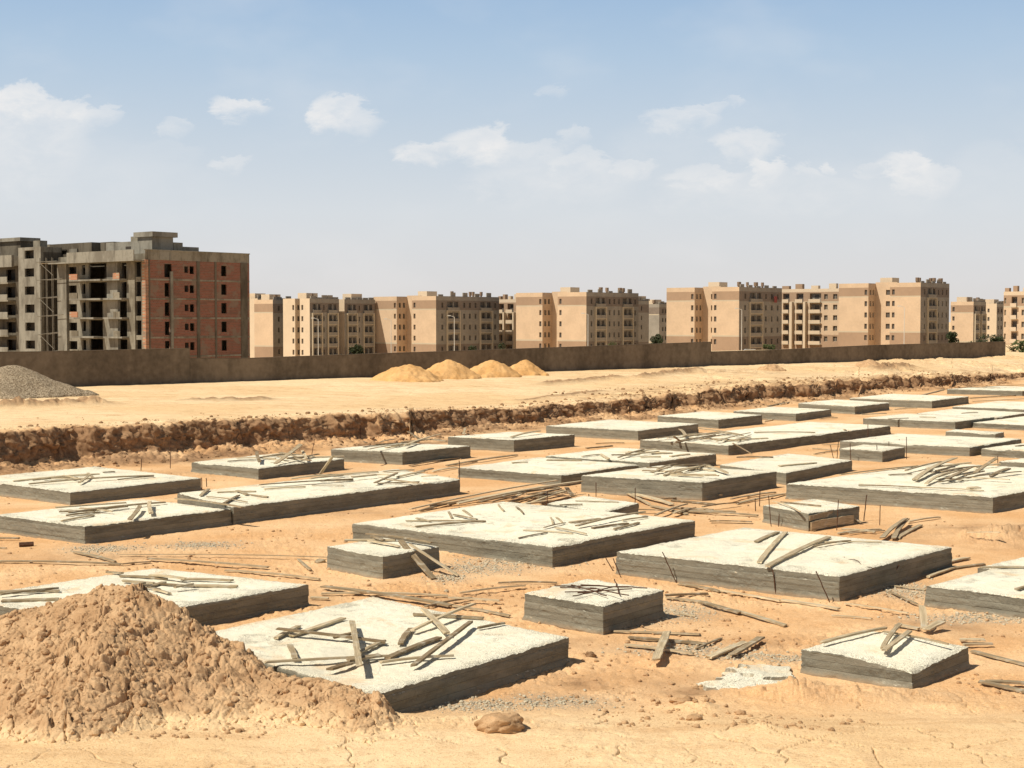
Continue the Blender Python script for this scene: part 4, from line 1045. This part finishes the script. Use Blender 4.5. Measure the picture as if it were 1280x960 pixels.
    for k in range(tanks):
        x = rr.uniform(.1, .9)*Ls; y = rr.uniform(.8, 3); tb = MB(); c = q(y, x); r = rr.uniform(.35, .6)
        tb.prism([c+Vector((math.cos(i*.785)*r, math.sin(i*.785)*r, 0)) for i in range(8)], zt+.3, zt+1.35, 0)
        tb.prism([c+Vector((math.cos(i*1.571+.78)*r*.8, math.sin(i*1.571+.78)*r*.8, 0)) for i in range(4)], zt-.6, zt+.3, 0)
        tb.build('water_tank', M['tank'], root)
    fin(root)
    return root
def fin(root):
    inv = Matrix.Translation(-root.location)
    for o in C.objects:
        if o.parent is root: o.matrix_parent_inverse = inv
B1 = [(.08, .11, 'w'), (.17, .34, 'b'), (.42, .45, 'w'), (.51, .54, 'w'), (.60, .63, 'w'), (.69, .86, 'b'), (.92, .95, 'w')]
B2 = [(.12, .16, 'w'), (.24, .50, 'b'), (.60, .64, 'w'), (.74, .78, 'w'), (.88, .92, 'w')]
B3 = [(.10, .36, 'b'), (.46, .50, 'w'), (.62, .90, 'b')]
block('cream block at far left of the row with a tall plain bright end wall', 387, 395, 375, 369, 354, 424, 373, B3, lit=('cream', 'brown'), band=False, tanks=1)
block('narrow cream block with a light corner pier, second in the row', 430.5, 405, 424, None, None, 469, 374, B3, lit=('cream', 'brown'), band=False, tanks=0, left_win=False, recess=1)
block('slim beige block with brown bands, close behind the red brick building', 341, 410, 318, None, None, 362, 374.5, [(.3, .42, 'w'), (.65, .77, 'w')], recess=1, tanks=1, left_win=False)
block('pale sliver of a block showing beside the red brick corner', 322, 440, 308, None, None, 333, 373, [(.3, .4, 'w')], lit=('cream', 'brown'), band=False, recess=1, tanks=0)
block('beige twin-wing block with a long shaded balcony side, third from left', 545, 400, 515, 496, 467, 624, 370, B1, tanks=4)
block('sand-coloured twin-wing block in the middle of the skyline', 733, 392, 697, 678, 645, 798, 365, B1, tanks=4)
block('tall beige twin-wing block just right of the wall step', 924, 388, 890, 868, 833, 977, 358.5, B2, tanks=5)
block('largest beige twin-wing block at right with a lone pole before it', 1151, 385, 1112, 1085, 1048, 1186, 353, B2, tanks=5)
block('lower beige block with dark side and trees, fourth from the right edge', 1217, 470, 1188, None, None, 1232, 377, B3, recess=1, tanks=3, left_win=True, fh=2.9)
block('pale distant block showing between two others near the right edge', 1246, 520, 1232, None, None, 1254, 379.5, [(.2, .35, 'w'), (.6, .8, 'w')], lit=('cream', 'cream'), band=False, recess=1, tanks=0)
block('dim grey strip of a block just right of the mid-skyline block', 797, 470, 790, None, None, 811, 376, [(.3, .4, 'w')], recess=1, tanks=0, lit=('shade', 'shade_brown'))
block('small distant taupe block behind the centre of the skyline', 824, 500, 803, None, None, 836, 380, [(.3, .45, 'w'), (.6, .75, 'w')], recess=1, tanks=1, lit=('shade', 'shade_brown'))
_P = Vector((az(924, 358)*388, 388, 0)); _t = hit(966, _P, U)
_b = MB(); _b.obox(_P, U, -Vd, _t-.7, _t+.7, .75, .82, z_for(378, 0, 395), z_for(370, 0, 395))
tag(_b.build('hanging_cloth', M['red']), 'red cloth hanging from the top balcony of the block right of the wall step', 'cloth')
# blocks seen on their lit balcony side
def balcony_block(label, Lpx, Rpx, D, top, spec, zg=-7.6, fh=2.93, name='apartment_block'):
    P = Vector((az(Rpx, top)*D, D, 0)); zt = z_for(top, 0, D); root = tag(empty(name, (P.x, P.y, zg)), label, 'apartment block', 'beige apartment blocks beyond the wall')
    d = Vd; n_ = -U; L = hit(Lpx, P, d); zf = [zt-.9-fh*k for k in range(1, 6)]
    mats = [M[k] for k in ('beige', 'brown', 'cream', 'shade', 'shade_brown', 'trim', 'glass')]
    op = []; bal = []
    for f0, f1, typ in spec:
        for k, z in enumerate(zf):
            if typ == 'w': op.append((L*f0, L*f1, z+.9, z+2.3))
            elif typ == 'b': bal.append((L*f0, L*f1, z+.1, z+fh-.35))
    bands = [(zf[3]-.2, 1), (zf[0]-.1, 0), (zf[0]+.3, 5), (zt-.9, 1), (zt+9, 2)]
    fa = facade('wall', P, d, n_, L, zg, zt, op+bal, bands, mats, root, .9)
    for a, b, c, e in op: window(fa[1], a, b, c, e, .4, root, 'glass', 'window', True)
    for a, b, c, e in bal:
        mb = MB(); pt = fa[1]
        mb.quad(pt(a, c, -.88), pt(b, c, -.88), pt(b, e, -.88), pt(a, e, -.88), 3)
        x = (a+b)/2; mb.quad(pt(x-.7, c, -.86), pt(x+.7, c, -.86), pt(x+.7, e-.4, -.86), pt(x-.7, e-.4, -.86), 6)
        mb.obox(P, d, n_, a-.05, b+.05, .003, .8, c-.16, c, 5); mb.obox(P, d, n_, a-.05, b+.05, .72, .8, c+.002, c+.85, 2)
        mb.build('balcony', mats, root)
    for f0, f1, typ in spec:
        if typ == 'p': mb = MB(); mb.obox(P, d, n_, L*f0, L*f1, .004, 1.1, zg, zf[0]+.2, 2); mb.build('pilaster', mats, root)
    facade('wall', P, U, -Vd, 12, zg, zt-.002, [], [(zt+9, 4)], mats, root)
    facade('wall', P+Vd*L, U, Vd, 12, zg, zt-.002, [], [(zt+9, 4)], mats, root)
    facade('wall', P+U*12, Vd, U, L, zg, zt-.004, [], [(zt+9, 4)], mats, root)
    mb = MB(); mb.quad(*[Vector((*(P+Vd*a+U*o)[:2], zt-.5)) for a, o in ((.05, .05), (.05, 11.9), (L-.05, 11.9), (L-.05, .05))], 2); mb.build('roof', mats, root)
    for k, f in enumerate((.05, .35, .62, .85)): mb = MB(); mb.obox(P, d, n_, L*f, L*(f+.12), -1.2, -.02, zt+.003, zt+(.9 if k % 2 else 1.4), 1 if k in (2, 3) else 2); mb.build('parapet_block', mats, root)
    fin(root)
balcony_block('sunlit balcony-fronted block with pale piers, wedged between two big right blocks', 975, 1049, 420, 360.5,
  [(.03, .10, 'w'), (.19, .25, 'w'), (.30, .49, 'b'), (.535, .575, 'p'), (.60, .72, 'b'), (.765, .81, 'p'), (.84, .95, 'b')])
balcony_block('short balcony-fronted block wedged left of the middle of the skyline', 622, 647, 425, 374,
  [(.08, .14, 'p'), (.2, .5, 'b'), (.56, .63, 'p'), (.68, .92, 'b')])
balcony_block('sunlit block cut by the right edge with a column of dark windows', 1254, 1300, 370, 364, [(.05, .2, 'b'), (.42, .5, 'w'), (.62, .78, 'b'), (.93, .98, 'w')])

# ------------------------------------------------------------------ unfinished brick and concrete building
def brick_building():
    D = 230; Fx = 182; P = Vector((az(Fx, 380)*D, D, 0)); zg = -7
    root = tag(empty('unfinished_building', (P.x, P.y, zg)), 'unfinished block with red brick end wall and bare concrete balconies at left', 'building')
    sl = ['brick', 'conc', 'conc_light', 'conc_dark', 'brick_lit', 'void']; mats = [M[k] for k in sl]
    zx = lambda x: x/4; zy = lambda y: 270+y/4
    def tz(x, y, d, off=0):
        px = zx(x); Q = P; t = hit(px, Q, d, zy(y)); p = Q+d*t; return t, z_for(zy(y), 0, p.y)
    def rect(x0, y0, x1, y1, d):
        a, z1 = tz(x0, y0, d); b, z2 = tz(x1, y1, d); 
        if a > b: a, b = b, a
        # average the receding rows so that storeys stay level
        return [a, b, min(z1, z2), max(z1, z2)]
    ztop = z_for(zy(170), 0, D)
    zb = z_for(zy(217), 0, D)        # underside of the parapet band
    fhh = 2.97*D*0+ (zb - z_for(zy(608), 0, D))/4.0
    fl = [zb-fhh*k for k in range(1, 8)]                  # floor levels
    # --- brick side
    Lr = hit(312.3, P, U)
    T = lambda x: hit(zx(x), P, U)
    op = []; kinds = []
    for k, z in enumerate(fl[:6]):
        op.append((T(825), T(862 if k == 0 else 850), z+.35, z+fhh-.55)); kinds.append('void')
        op.append((T(925), T(945), z+1.1, z+2.1)); kinds.append('w'); op.append((T(951), T(973), z+.95, z+2.15)); kinds.append('w')
        op.append((T(1108), T(1135), z+.75, z+2.4)); kinds.append('w')
    op = [o_ for o_ in op if o_[2] > zg+.2]
    bands = [(zb, 0), (ztop+5, 1)]
    fb, pt = facade('brick_wall', P, U, -Vd, Lr, zg, ztop, op, bands, mats, root, .22)
    for a, b, c, e in op: window(pt, a, b, c, e, 1.1, root, 'void', 'window', False)
    mb = MB(); n_ = -Vd
    for z in fl[:6]: mb.obox(P, U, n_, .5, Lr-.02, .003, .05, z-.14, z+.12, 1)        # floor slab edges
    mb.build('floor_edge', mats, root)
    for x0, x1 in ((985, 1000), (1075, 1084), (1205, 1238), (745, 752)):
        mb = MB(); mb.obox(P, U, n_, T(x0), min(T(x1), Lr-.01), .003, .09, zg, zb-.01, 3); mb.build('column', mats, root)
    mb = MB(); 
    mb.obox(P, U, n_, T(850), T(862), .093, .35, zg, z_for(zy(280), 0, D+6), 2); mb.build('drain_casing', mats, root)
    mb = MB(); mb.obox(P, U, n_, T(802), T(858), .003, .05, zb+.1, ztop-.05, 2); mb.build('render_patch', mats, root)
    # lit brick return at the corner
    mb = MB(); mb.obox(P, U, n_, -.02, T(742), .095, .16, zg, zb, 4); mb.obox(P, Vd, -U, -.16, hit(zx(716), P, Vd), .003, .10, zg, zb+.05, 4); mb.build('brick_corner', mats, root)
    mb = MB(); mb.obox(P, U, n_, -.25, Lr+.05, -.3, .14, ztop+.002, ztop+.14, 2); mb.build('parapet_cap', mats, root)
    # --- concrete balcony side, section nearest the corner
    TV = lambda x: hit(zx(x), P, Vd)
    L1 = TV(300); nU = -U
    op = []
    for k, z in enumerate(fl[:6]):
        op += [(TV(708), TV(680), z+.35, z+fhh-.35, 'w')]
        op += [(TV(636), TV(606 if k < 2 else 575), z+.12, z+fhh-.35, 'd')]
        op += [(TV(545 if k < 2 else 515), TV(447), z+.12, z+fhh-.3, 'd')]
        op += [(TV(430), TV(412), z+.9, z+fhh-.5, 'w')]
        op += [(TV(386), TV(345), z+.95, z+2.25, 'w')]
    op = [o_ for o_ in op if o_[2] > zg+.2]
    o4 = [o_[:4] for o_ in op]
    fa, pt = facade('concrete_wall', P, Vd, nU, L1, zg, ztop-.5, o4, [(ztop+9, 1)], mats, root, .3)
    for a, b, c, e, kd in op:
        window(pt, a, b, c, e, 1.2 if kd == 'w' else 3.0, root, 'void', 'window' if kd == 'w' else 'balcony_opening', False)
    for k, z in enumerate(fl[:6]):
        if z < zg+.5: continue
        mb = MB(); a0 = TV(650) if k > 0 else TV(640); a1 = TV(556)
        mb.obox(P, Vd, nU, a0, a1, .003, 1.5, z-.14, z+.12, 2)
        mb.obox(P, Vd, nU, TV(640), TV(608), 1.38, 1.5, z+.124, z+1.0, 4 if k == 0 else 1)
        mb.build('balcony', mats, root)
        mb = MB(); a0 = TV(556) if k < 2 else TV(520); a1 = TV(400)
        mb.obox(P, Vd, nU, a0+.003, a1, .003, 1.9, z-.14, z+.12, 2)
        mb.obox(P, Vd, nU, TV(440), a1, 1.75, 1.88, z+.124, z+1.0, 4 if k in (0, 2) else 1)
        mb.build('balcony', mats, root)
    for (x0_, x1_, o_, m_) in ((TV(603), TV(550), .5, 2), (TV(680), TV(640), .15, 1), (TV(345), L1-.01, .4, 2)):
        mb = MB(); mb.obox(P, Vd, nU, x0_, x1_, .004, o_, zg, zb-.26, m_); mb.build('pier', mats, root)
    mb = MB(); mb.obox(P, Vd, nU, .02, TV(300), .003, 2.1, zb-.25, zb-.05, 2); mb.obox(P, Vd, nU, .02, TV(395), 1.95, 2.1, zb-.045, ztop, 2); mb.build('roof_parapet', mats, root)
    # --- dark recess with scaffolding
    Pr = P+Vd*L1+U*3.5; L2 = TV(222)-L1
    opr = [(L2*.35, L2*.6, z+.9, z+2.3) for z in fl[:6] if z > zg+.3]
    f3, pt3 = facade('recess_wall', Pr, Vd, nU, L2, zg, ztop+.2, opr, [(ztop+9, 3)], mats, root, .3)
    for o_ in opr: window(pt3, *o_, .9, root, 'void', 'window', False)
    facade('recess_wall', P+Vd*(L1+L2), U, -Vd, 3.5, zg, ztop+.5, [], [(ztop+9, 3)], mats, root)
    facade('recess_wall', P+Vd*L1, U, Vd, 3.5, zg, ztop-.6, [], [(ztop+9, 3)], mats, root)
    # --- light stair wing
    P3 = P+Vd*(L1+L2)+(-U)*.5; L3 = TV(110)-TV(222)
    z3 = z_for(zy(155), 0, (P3+Vd*2).y)
    op = []
    for z in [zb+.0]+fl[:6]:
        if z > zg+.3: op.append((L3*.30, L3*.30+L3*.42, z+.9, z+2.25))
    f4, pt4 = facade('concrete_wall', P3, Vd, nU, L3, zg, z3, op, [(z3+9, 2)], mats, root, .3)
    for o_ in op: window(pt4, *o_, 1.0, root, 'void', 'window', False)
    facade('concrete_wall', P3, U, -Vd, 4, zg, z3-.002, [], [(z3+9, 1)], mats, root)
    facade('concrete_wall', P3+Vd*L3, U, Vd, 4, zg, z3-.002, [], [(z3+9, 1)], mats, root)
    mb = MB(); mb.obox(P3, Vd, nU, .05, L3-.05, -14, -.05, z3-.5, z3-.3, 1); mb.build('roof_slab', mats, root)
    # --- far left part, set back with balconies
    P5 = P3+Vd*L3+U*2.0; L5 = 34
    op = []
    TT = lambda x: hit(zx(x), P5, Vd)
    for z in fl[:6]:
        if z < zg+.3: continue
        op.append((TT(80), TT(35), z+.5, z+2.3)); op.append((TT(-40), TT(-120), z+.2, z+2.4)); op.append((TT(-180), TT(-220), z+.9, z+2.3))
    f6, pt6 = facade('concrete_wall', P5, Vd, nU, L5, zg, ztop+.2, op, [(ztop+9, 3)], mats, root, .3)
    for o_ in op: window(pt6, *o_, 1.0, root, 'void', 'window', False)
    for z in fl[:6]:
        if z < zg+.3: continue
        mb = MB(); mb.obox(P5, Vd, nU, TT(82), L5-.5, .003, 1.5, z-.14, z+.12, 1); mb.obox(P5, Vd, nU, TT(78), TT(0), 1.38, 1.5, z+.124, z+1.05, 2); mb.build('balcony', mats, root)
    mb = MB(); mb.obox(P5, Vd, nU, TT(108), L5-.3, 1.2, 1.7, zb-.3, ztop+.25, 2); mb.build('roof_parapet', mats, root)
    # --- roof structures
    Q = lambda v, u: P+Vd*v+U*u
    mb = MB(); Wd = L1+L2+L3+L5
    mb.quad(*[Vector((*Q(v, u)[:2], ztop-.9)) for v, u in ((.1, .1), (.1, Lr-.1), (Wd, Lr-.1), (Wd, 3.6))], 2); mb.build('roof_slab', mats, root)
    facade('concrete_wall', Q(0, Lr), Vd, U, Wd, zg, ztop-.003, [], [(ztop+9, 3)], mats, root)
    facade('concrete_wall', Q(Wd, 2), U, Vd, Lr-2, zg, ztop-.003, [], [(ztop+9, 3)], mats, root)
    def rbox(name, v0, v1, u0, u1, z0, z1, m=2, par=None):
        b = MB(); b.prism([Q(v0, u0), Q(v1, u0), Q(v1, u1), Q(v0, u1)][::-1], z0, z1, m); return b.build(name, mats, par or root)
    # find roof positions along the parapet line set back 4 m
    S4 = P+U*4
    tv = lambda x: hit(zx(x), S4, Vd); zv = lambda x, y: z_for(zy(y), 0, (S4+Vd*tv(x)).y)
    rbox('stair_tower', tv(765), tv(697), 4, 8, ztop-.9, zv(730, 105), 2)
    rbox('tower_cap', tv(778), tv(683), 3.6, 8.4, zv(730, 105)+.003, zv(730, 80), 2)
    S4u = lambda x: hit(zx(x), P+Vd*0+U*0+Vd*tv(765), U)
    rbox('roof_room', tv(765)+.01, tv(765)+5, max(8.1, 8.1), S4u(918), ztop-.9, zv(790, 125), 1)
    rbox('roof_room', tv(765)+.01, tv(765)+4, S4u(919), S4u(998), ztop-.9, zv(790, 145), 1)
    rbox('roof_room', tv(690), tv(528), 4.3, 8, ztop-.9, zv(600, 130), 2)
    b = MB(); b.obox(S4+U*.3, Vd, nU, tv(652), tv(625), .004, .02, zv(640, 165), zv(640, 152), 5); b.build('window', mats, root)
    rbox('water_tank', tv(640), tv(606), 6, 7.4, zv(600, 130)+.003, zv(600, 101), 1)
    rbox('roof_room', tv(520), tv(455), 6, 9, ztop-.9, zv(480, 128), 3)
    rbox('roof_room', tv(450), tv(240), 4.5, 9, ztop-.9, zv(400, 133), 3)
    rbox('roof_patch', tv(382), tv(343), 4.3, 4.45, ztop-.9, zv(380, 163), 2)
    rbox('water_tank', tv(180), tv(146), 5, 6.4, ztop, zv(160, 122), 1)
    rbox('roof_room', tv(150), tv(60), 8, 12, ztop-.5, zv(100, 140), 1)
    rbox('tower_cap', tv(80), tv(-40), 5, 9, zv(0, 128), zv(0, 110), 2); rbox('stair_tower', tv(70), tv(-35), 5.5, 8.5, ztop-.9, zv(0, 128)-.003, 3)
    # scaffolding in front of the recess
    fin(root)
    sc = tag(empty('scaffolding', tuple(Q(L1+L2/2, -1)[:2])+(zg,)), 'crude pole scaffolding standing before the dark recess of the unfinished building', 'scaffolding')
    for v in (L1+.6, L1+L2*.5, L1+L2-.5):
        for u in (-.9, .4):
            b = MB(); a = Q(v, u); a.z = zg; e = Q(v+.1, u); e.z = zb+.9; b.tube(a, e, .07); b.build('pole', M['scaf'], sc)
    for k, z in enumerate([zb]+fl[:5]):
        for u in (-.9, .4):
            b = MB(); a = Q(L1-.8-(1.5 if k % 2 else 0), u); a.z = z+.3+.1*k; e = Q(L1+L2+.6, u); e.z = z+.25; b.tube(a, e, .06); b.build('ledger', M['scaf'], sc)
        if k % 2 == 0:
            b = MB(); a = Q(L1+.3, -.95); a.z = z-2; e = Q(L1+L2-.2, -.95); e.z = z+.2; b.tube(a, e, .05); b.build('brace', M['scaf'], sc)
    b = MB(); b.obox(P, Vd, nU, L1-.5, L1+L2, -.4, .9, zb-.02, zb+.05, 0); b.build('platform', M['wood'], sc)
    fin(sc)
    return root
brick_building()

# ------------------------------------------------------------------ lamp posts, trees, cars
def lamp(px, top, D, label):
    x = az(px)*D; zt = z_for(top, 0, D); zg = -7.6
    r = tag(empty('lamp_post', (x, D, zg)), label, 'lamp post', 'lamp posts beyond the wall')
    b = MB(); b.tube((0, 0, 0), (0, 0, zt-zg), .10, 8, 0, .06); b.build('pole', M['white'], r)
    b = MB(); b.tube((0, 0, zt-zg-.05), (-.9, 0, zt-zg+.25), .05); b.build('arm', M['white'], r)
    b = MB(); b.prism([(-1.5, -.2), (-.8, -.2), (-.8, .2), (-1.5, .2)], zt-zg+.16, zt-zg+.34); b.build('lamp_head', M['white'], r)
lamp(398, 399, 330, 'pale lamp post before the cream block at far left')
lamp(489, 400, 330, 'pale lamp post before the third block from left')
lamp(568, 396, 330, 'pale lamp post before the long shaded balcony side')
lamp(735, 393, 330, 'pale lamp post at the corner of the mid-skyline block')
lamp(927, 387, 330, 'pale lamp post at the corner right of the wall step')
lamp(1130, 384, 320, 'tall lone pole before the largest right block')
def tree(px, top, D, w, label, m='leaf', trunk=True, zg=-7.6, name='tree'):
    x = az(px)*D; zt = z_for(top, 0, D); h = zt-zg; R = w*D/F/2
    r = tag(empty(name, (x, D, zg)), label, name, 'trees and bushes beyond the wall')
    rr = random.Random(px); b = MB()
    b.tube((0, 0, 0), (.1, 0, h*.55), .22, 7, 0, .12)
    for k in range(5):
        a = k*1.26; b.tube((.07, 0, h*(.35+.04*k)), (math.cos(a)*R*.6, math.sin(a)*R*.6, h*.75), .09, 5, 0, .03)
    b.build('trunk', M['bark'], r)
    lumps = [(rr.uniform(-.8, .8)*R, rr.uniform(-.6, .6)*R, h-R*rr.uniform(.3, 2.6)-R*.1, R*rr.uniform(.35, .65)) for _ in range(11)]
    b = MB()
    for k in range(1500):
        l = lumps[k % 11]; v = Vector((rr.gauss(0, 1), rr.gauss(0, 1), rr.gauss(0, 1))).normalized()*l[3]*rr.uniform(.6, 1.08)
        c = Vector(l[:3])+v; c.z = min(max(c.z, .3), h+rr.uniform(-.2, .1)); s = rr.uniform(.12, .26)
        d1 = Vector((rr.gauss(0, 1), rr.gauss(0, 1), rr.gauss(0, 1))).normalized(); d2 = d1.orthogonal().normalized()
        b.quad(c-d1*s, c-d2*s*.6, c+d1*s, c+d2*s*.6, 0)
    b.build('crown', M[m], r)
tree(452, 429, 330, 19, 'dark round tree before the dark side of the narrow cream block')
tree(443, 434, 335, 14, 'lower tree touching the round one at left')
tree(594, 430, 330, 17, 'dark tree before the long shaded balcony side')
tree(634, 429, 332, 22, 'wide dark tree under the short balcony-fronted block')
tree(758, 426, 330, 26, 'loose green tree in front of the mid-skyline block', 'leaf2')
tree(821, 418, 330, 15, 'leafy tree in the gap right of the mid-skyline block')
tree(1191, 414, 330, 15, 'dark tree before the lower beige block')
tree(1222, 418, 330, 27, 'wide green tree row beneath the lower beige block side')
tree(1247, 418, 335, 15, 'dark bushy tree next to the pale distant block', 'leaf')
tree(962, 430, 340, 14, 'small dim tree before the tall block right of the wall step', 'leaf2')
tree(1266, 426, 215, 34, 'bright green shrub past the right end of the wall', 'leaf2', zg=.5, name='shrub')
tree(1286, 425, 212, 34, 'green shrub cut by the right edge past the wall', 'leaf2', zg=.5, name='shrub')
def car(px, top, D, m, label):
    x = az(px)*D; zt = z_for(top, 0, D); r = tag(empty('parked_car', (x, D, zt-1.5)), label, 'car')
    def prof(pts, w):
        b = MB(); n = len(pts)
        for i in range(n):
            a, c = pts[i], pts[(i+1) % n]; b.quad((a[0], -w, a[1]), (c[0], -w, c[1]), (c[0], w, c[1]), (a[0], w, a[1]))
        k = len(b.v); b.v += [(p[0], -w, p[1]) for p in pts]; b.f.append(tuple(range(k, k+n))); b.m.append(0)
        k = len(b.v); b.v += [(p[0], w, p[1]) for p in pts]; b.f.append(tuple(range(k, k+n))); b.m.append(0); return b
    prof([(-2.2, .3), (2.2, .3), (2.2, .75), (1.5, .95), (-2.1, .98), (-2.2, .6)], .85).build('body', m, r)
    prof([(-1.7, .97), (1.2, .96), (.5, 1.42), (-1.2, 1.44)], .72).build('cabin', M['glass'], r)
    prof([(-1.15, 1.445), (.48, 1.43), (.45, 1.49), (-1.1, 1.50)], .68).build('car_roof', m, r)
    for wx in (-1.4, 1.4):
        for wy in (-.8, .8): b = MB(); b.tube((wx, wy-.1, .32), (wx, wy+.1, .32), .32, 12); b.build('wheel', M['glass'], r)
car(940, 436.5, 240, M['white'], 'pale parked car roof peeping over the low wall right of the step')
# ------------------------------------------------------------------ camera, sun, sky
cam = bpy.data.objects.new('Camera', bpy.data.cameras.new('Camera')); C.objects.link(cam); S.camera = cam
cam.location = (0, 0, H); cam.rotation_euler = (math.pi/2-PITCH, 0, 0)
cam.data.sensor_width = 36; cam.data.lens = F/1280*36; cam.data.clip_end = 20000; cam.data.clip_start = .5
EL = math.radians(53); sd_ = Vector((-.885, -.465, 0)).normalized()
sv = Vector((sd_.x*math.cos(EL), sd_.y*math.cos(EL), math.sin(EL)))
sun = bpy.data.objects.new('Sun', bpy.data.lights.new('Sun', 'SUN')); C.objects.link(sun)
sun.data.energy = SUN; sun.data.angle = math.radians(.53); sun.data.color = (1, .92, .77)
sun.rotation_euler = sv.to_track_quat('Z', 'Y').to_euler()
w = bpy.data.worlds.new('World'); S.world = w; w.use_nodes = True
t = NT(w); bg = t.n['Background']
sky = t.node('ShaderNodeTexSky', sky_type='NISHITA', sun_disc=False)
sky.sun_elevation = EL; sky.sun_rotation = math.atan2(sd_.x, sd_.y); sky.altitude = 50; sky.dust_density = 3.0; sky.air_density = 1.0; sky.ozone_density = 1.2
co = t.n.new('ShaderNodeTexCoord').outputs['Generated']
sx = t.node('ShaderNodeSeparateXYZ'); t.link(co, sx.inputs[0]); x, y, z = sx.outputs
yy_ = t.math('MAXIMUM', y, .05)
uu = t.math('DIVIDE', x, yy_); vv = t.math('DIVIDE', z, yy_)
def uv(px, py):
    r = ray(px, py); return r.x/r.y, r.z/r.y
# (px, py, half width, half height, strength)
CL = [(10, 170, 125, 60, .55), (20, 122, 48, 18, .95), (70, 140, 60, 20, .75), (120, 143, 36, 13, .6), (300, 130, 46, 14, .8), (415, 136, 34, 20, .85), (440, 150, 40, 18, .6), (218, 156, 24, 12, .4), (288, 202, 24, 12, .4), (200, 190, 60, 20, .15),
      (540, 188, 55, 12, .75), (600, 178, 52, 20, .85), (640, 190, 80, 18, .5), (712, 170, 22, 12, .45), (725, 205, 50, 18, .55), (790, 210, 34, 14, .5), (690, 225, 120, 26, .35), (690, 114, 22, 8, .3),
      (850, 147, 58, 14, .6), (880, 135, 30, 9, .5), (915, 127, 16, 7, .5), (930, 178, 50, 20, .65), (957, 208, 26, 19, .8), (880, 222, 60, 14, .55), (1010, 214, 28, 10, .5), (1044, 205, 13, 9, .6), (960, 235, 170, 26, .3),
      (1130, 208, 40, 20, .95), (1150, 222, 58, 20, .6), (1095, 212, 30, 12, .4), (1240, 210, 60, 40, .15), (860, 180, 110, 40, .15), (60, 215, 190, 40, .2)]
cv = t.node('ShaderNodeCombineXYZ'); t.link(uu, cv.inputs[0]); t.link(t.math('MULTIPLY', vv, 1.9), cv.inputs[1]); vec = cv.outputs[0]
nA = t.noise(vec, 34, 9, .65, .2); nB = t.noise(vec, 9, 4, .5)
wu = t.math('ADD', uu, t.math('MULTIPLY', t.math('SUBTRACT', nA, .5), .045)); wv = t.math('ADD', vv, t.math('MULTIPLY', t.math('SUBTRACT', nA, .5), .030))
acc = None
for (px, py, a, b, s) in CL:
    u0, v0 = uv(px, py)
    du = t.math('DIVIDE', t.math('SUBTRACT', wu, u0), a/F); dv = t.math('DIVIDE', t.math('SUBTRACT', wv, v0), b/F)
    below = t.math('LESS_THAN', dv, 0)
    dv = t.math('MULTIPLY', dv, t.math('SUBTRACT', 1.0, t.math('MULTIPLY', below, .45)))
    d = t.math('ADD', t.math('MULTIPLY', du, du), t.math('MULTIPLY', dv, dv))
    k = t.math('MULTIPLY', t.ramp(d, 1.05, .30), s)
    fade = t.math('ADD', 1.0, t.math('MULTIPLY', t.math('MINIMUM', dv, 0), .95), clamp=True)
    k = t.math('MULTIPLY', k, fade)
    acc = k if acc is None else t.math('ADD', t.math('MAXIMUM', acc, k), t.math('MULTIPLY', t.math('MINIMUM', acc, k), .25))
dens = t.math('MULTIPLY', acc, t.math('ADD', .62, t.math('MULTIPLY', t.ramp(nA, .3, .7), .42)))
dens = t.math('MULTIPLY', dens, .82, clamp=True)
veil = t.math('MULTIPLY', t.ramp(nB, .45, .75), .16)
front = t.math('GREATER_THAN', y, .06)
dens = t.math('MULTIPLY', t.math('MAXIMUM', dens, veil), front)
# general thin cloud elsewhere in the sky
nC = t.noise(co, 3.0, 7, .6, .4); gen = t.math('MULTIPLY', t.math('MULTIPLY', t.ramp(nC, .55, .8), .6), t.math('SUBTRACT', 1.0, front))
dens = t.math('MAXIMUM', dens, gen)
# dusty air: graded by elevation, zenith greyed and dimmed to lessen blue fill
el = t.math('MAXIMUM', z, 0.0)
cr = t.node('ShaderNodeValToRGB'); t.link(t.math('MULTIPLY', el, 2.0, clamp=True), cr.inputs[0])
r_ = cr.color_ramp
STOPS = [(0.0, (.76, .72, .69)), (.05, (.755, .745, .745)), (.14, (.71, .75, .79)), (.24, (.585, .675, .77)), (.34, (.46, .60, .76)), (.44, (.34, .505, .725)), (.55, (.20, .31, .48)), (.7, (.12, .16, .22)), (1, (.08, .10, .13))]
while len(r_.elements) < len(STOPS): r_.elements.new(.5)
for e, (p_, c_) in zip(r_.elements, STOPS): e.position = p_; e.color = (*c_, 1)
skyc = t.mix(.0, sky.outputs[0], sky.outputs[0])
sc_ = t.node('ShaderNodeVectorMath', operation='SCALE'); t.link(cr.outputs[0], sc_.inputs[0]); sc_.inputs[3].default_value = 1/SKY
hz = t.mix(HAZE, skyc, sc_.outputs[0])
cc = t.node('ShaderNodeVectorMath', operation='SCALE'); cc.inputs[0].default_value = (.92, .895, .87); cc.inputs[3].default_value = 1/SKY
out = t.mix(dens, hz, cc.outputs[0])
t.link(out, bg.inputs[0]); bg.inputs[1].default_value = SKY
S.view_settings.view_transform = 'Standard'; S.view_settings.look = 'None'; S.view_settings.exposure = 0; S.view_settings.gamma = 1
S.cycles.use_denoising = True; S.cycles.max_bounces = 5; S.cycles.diffuse_bounces = 3
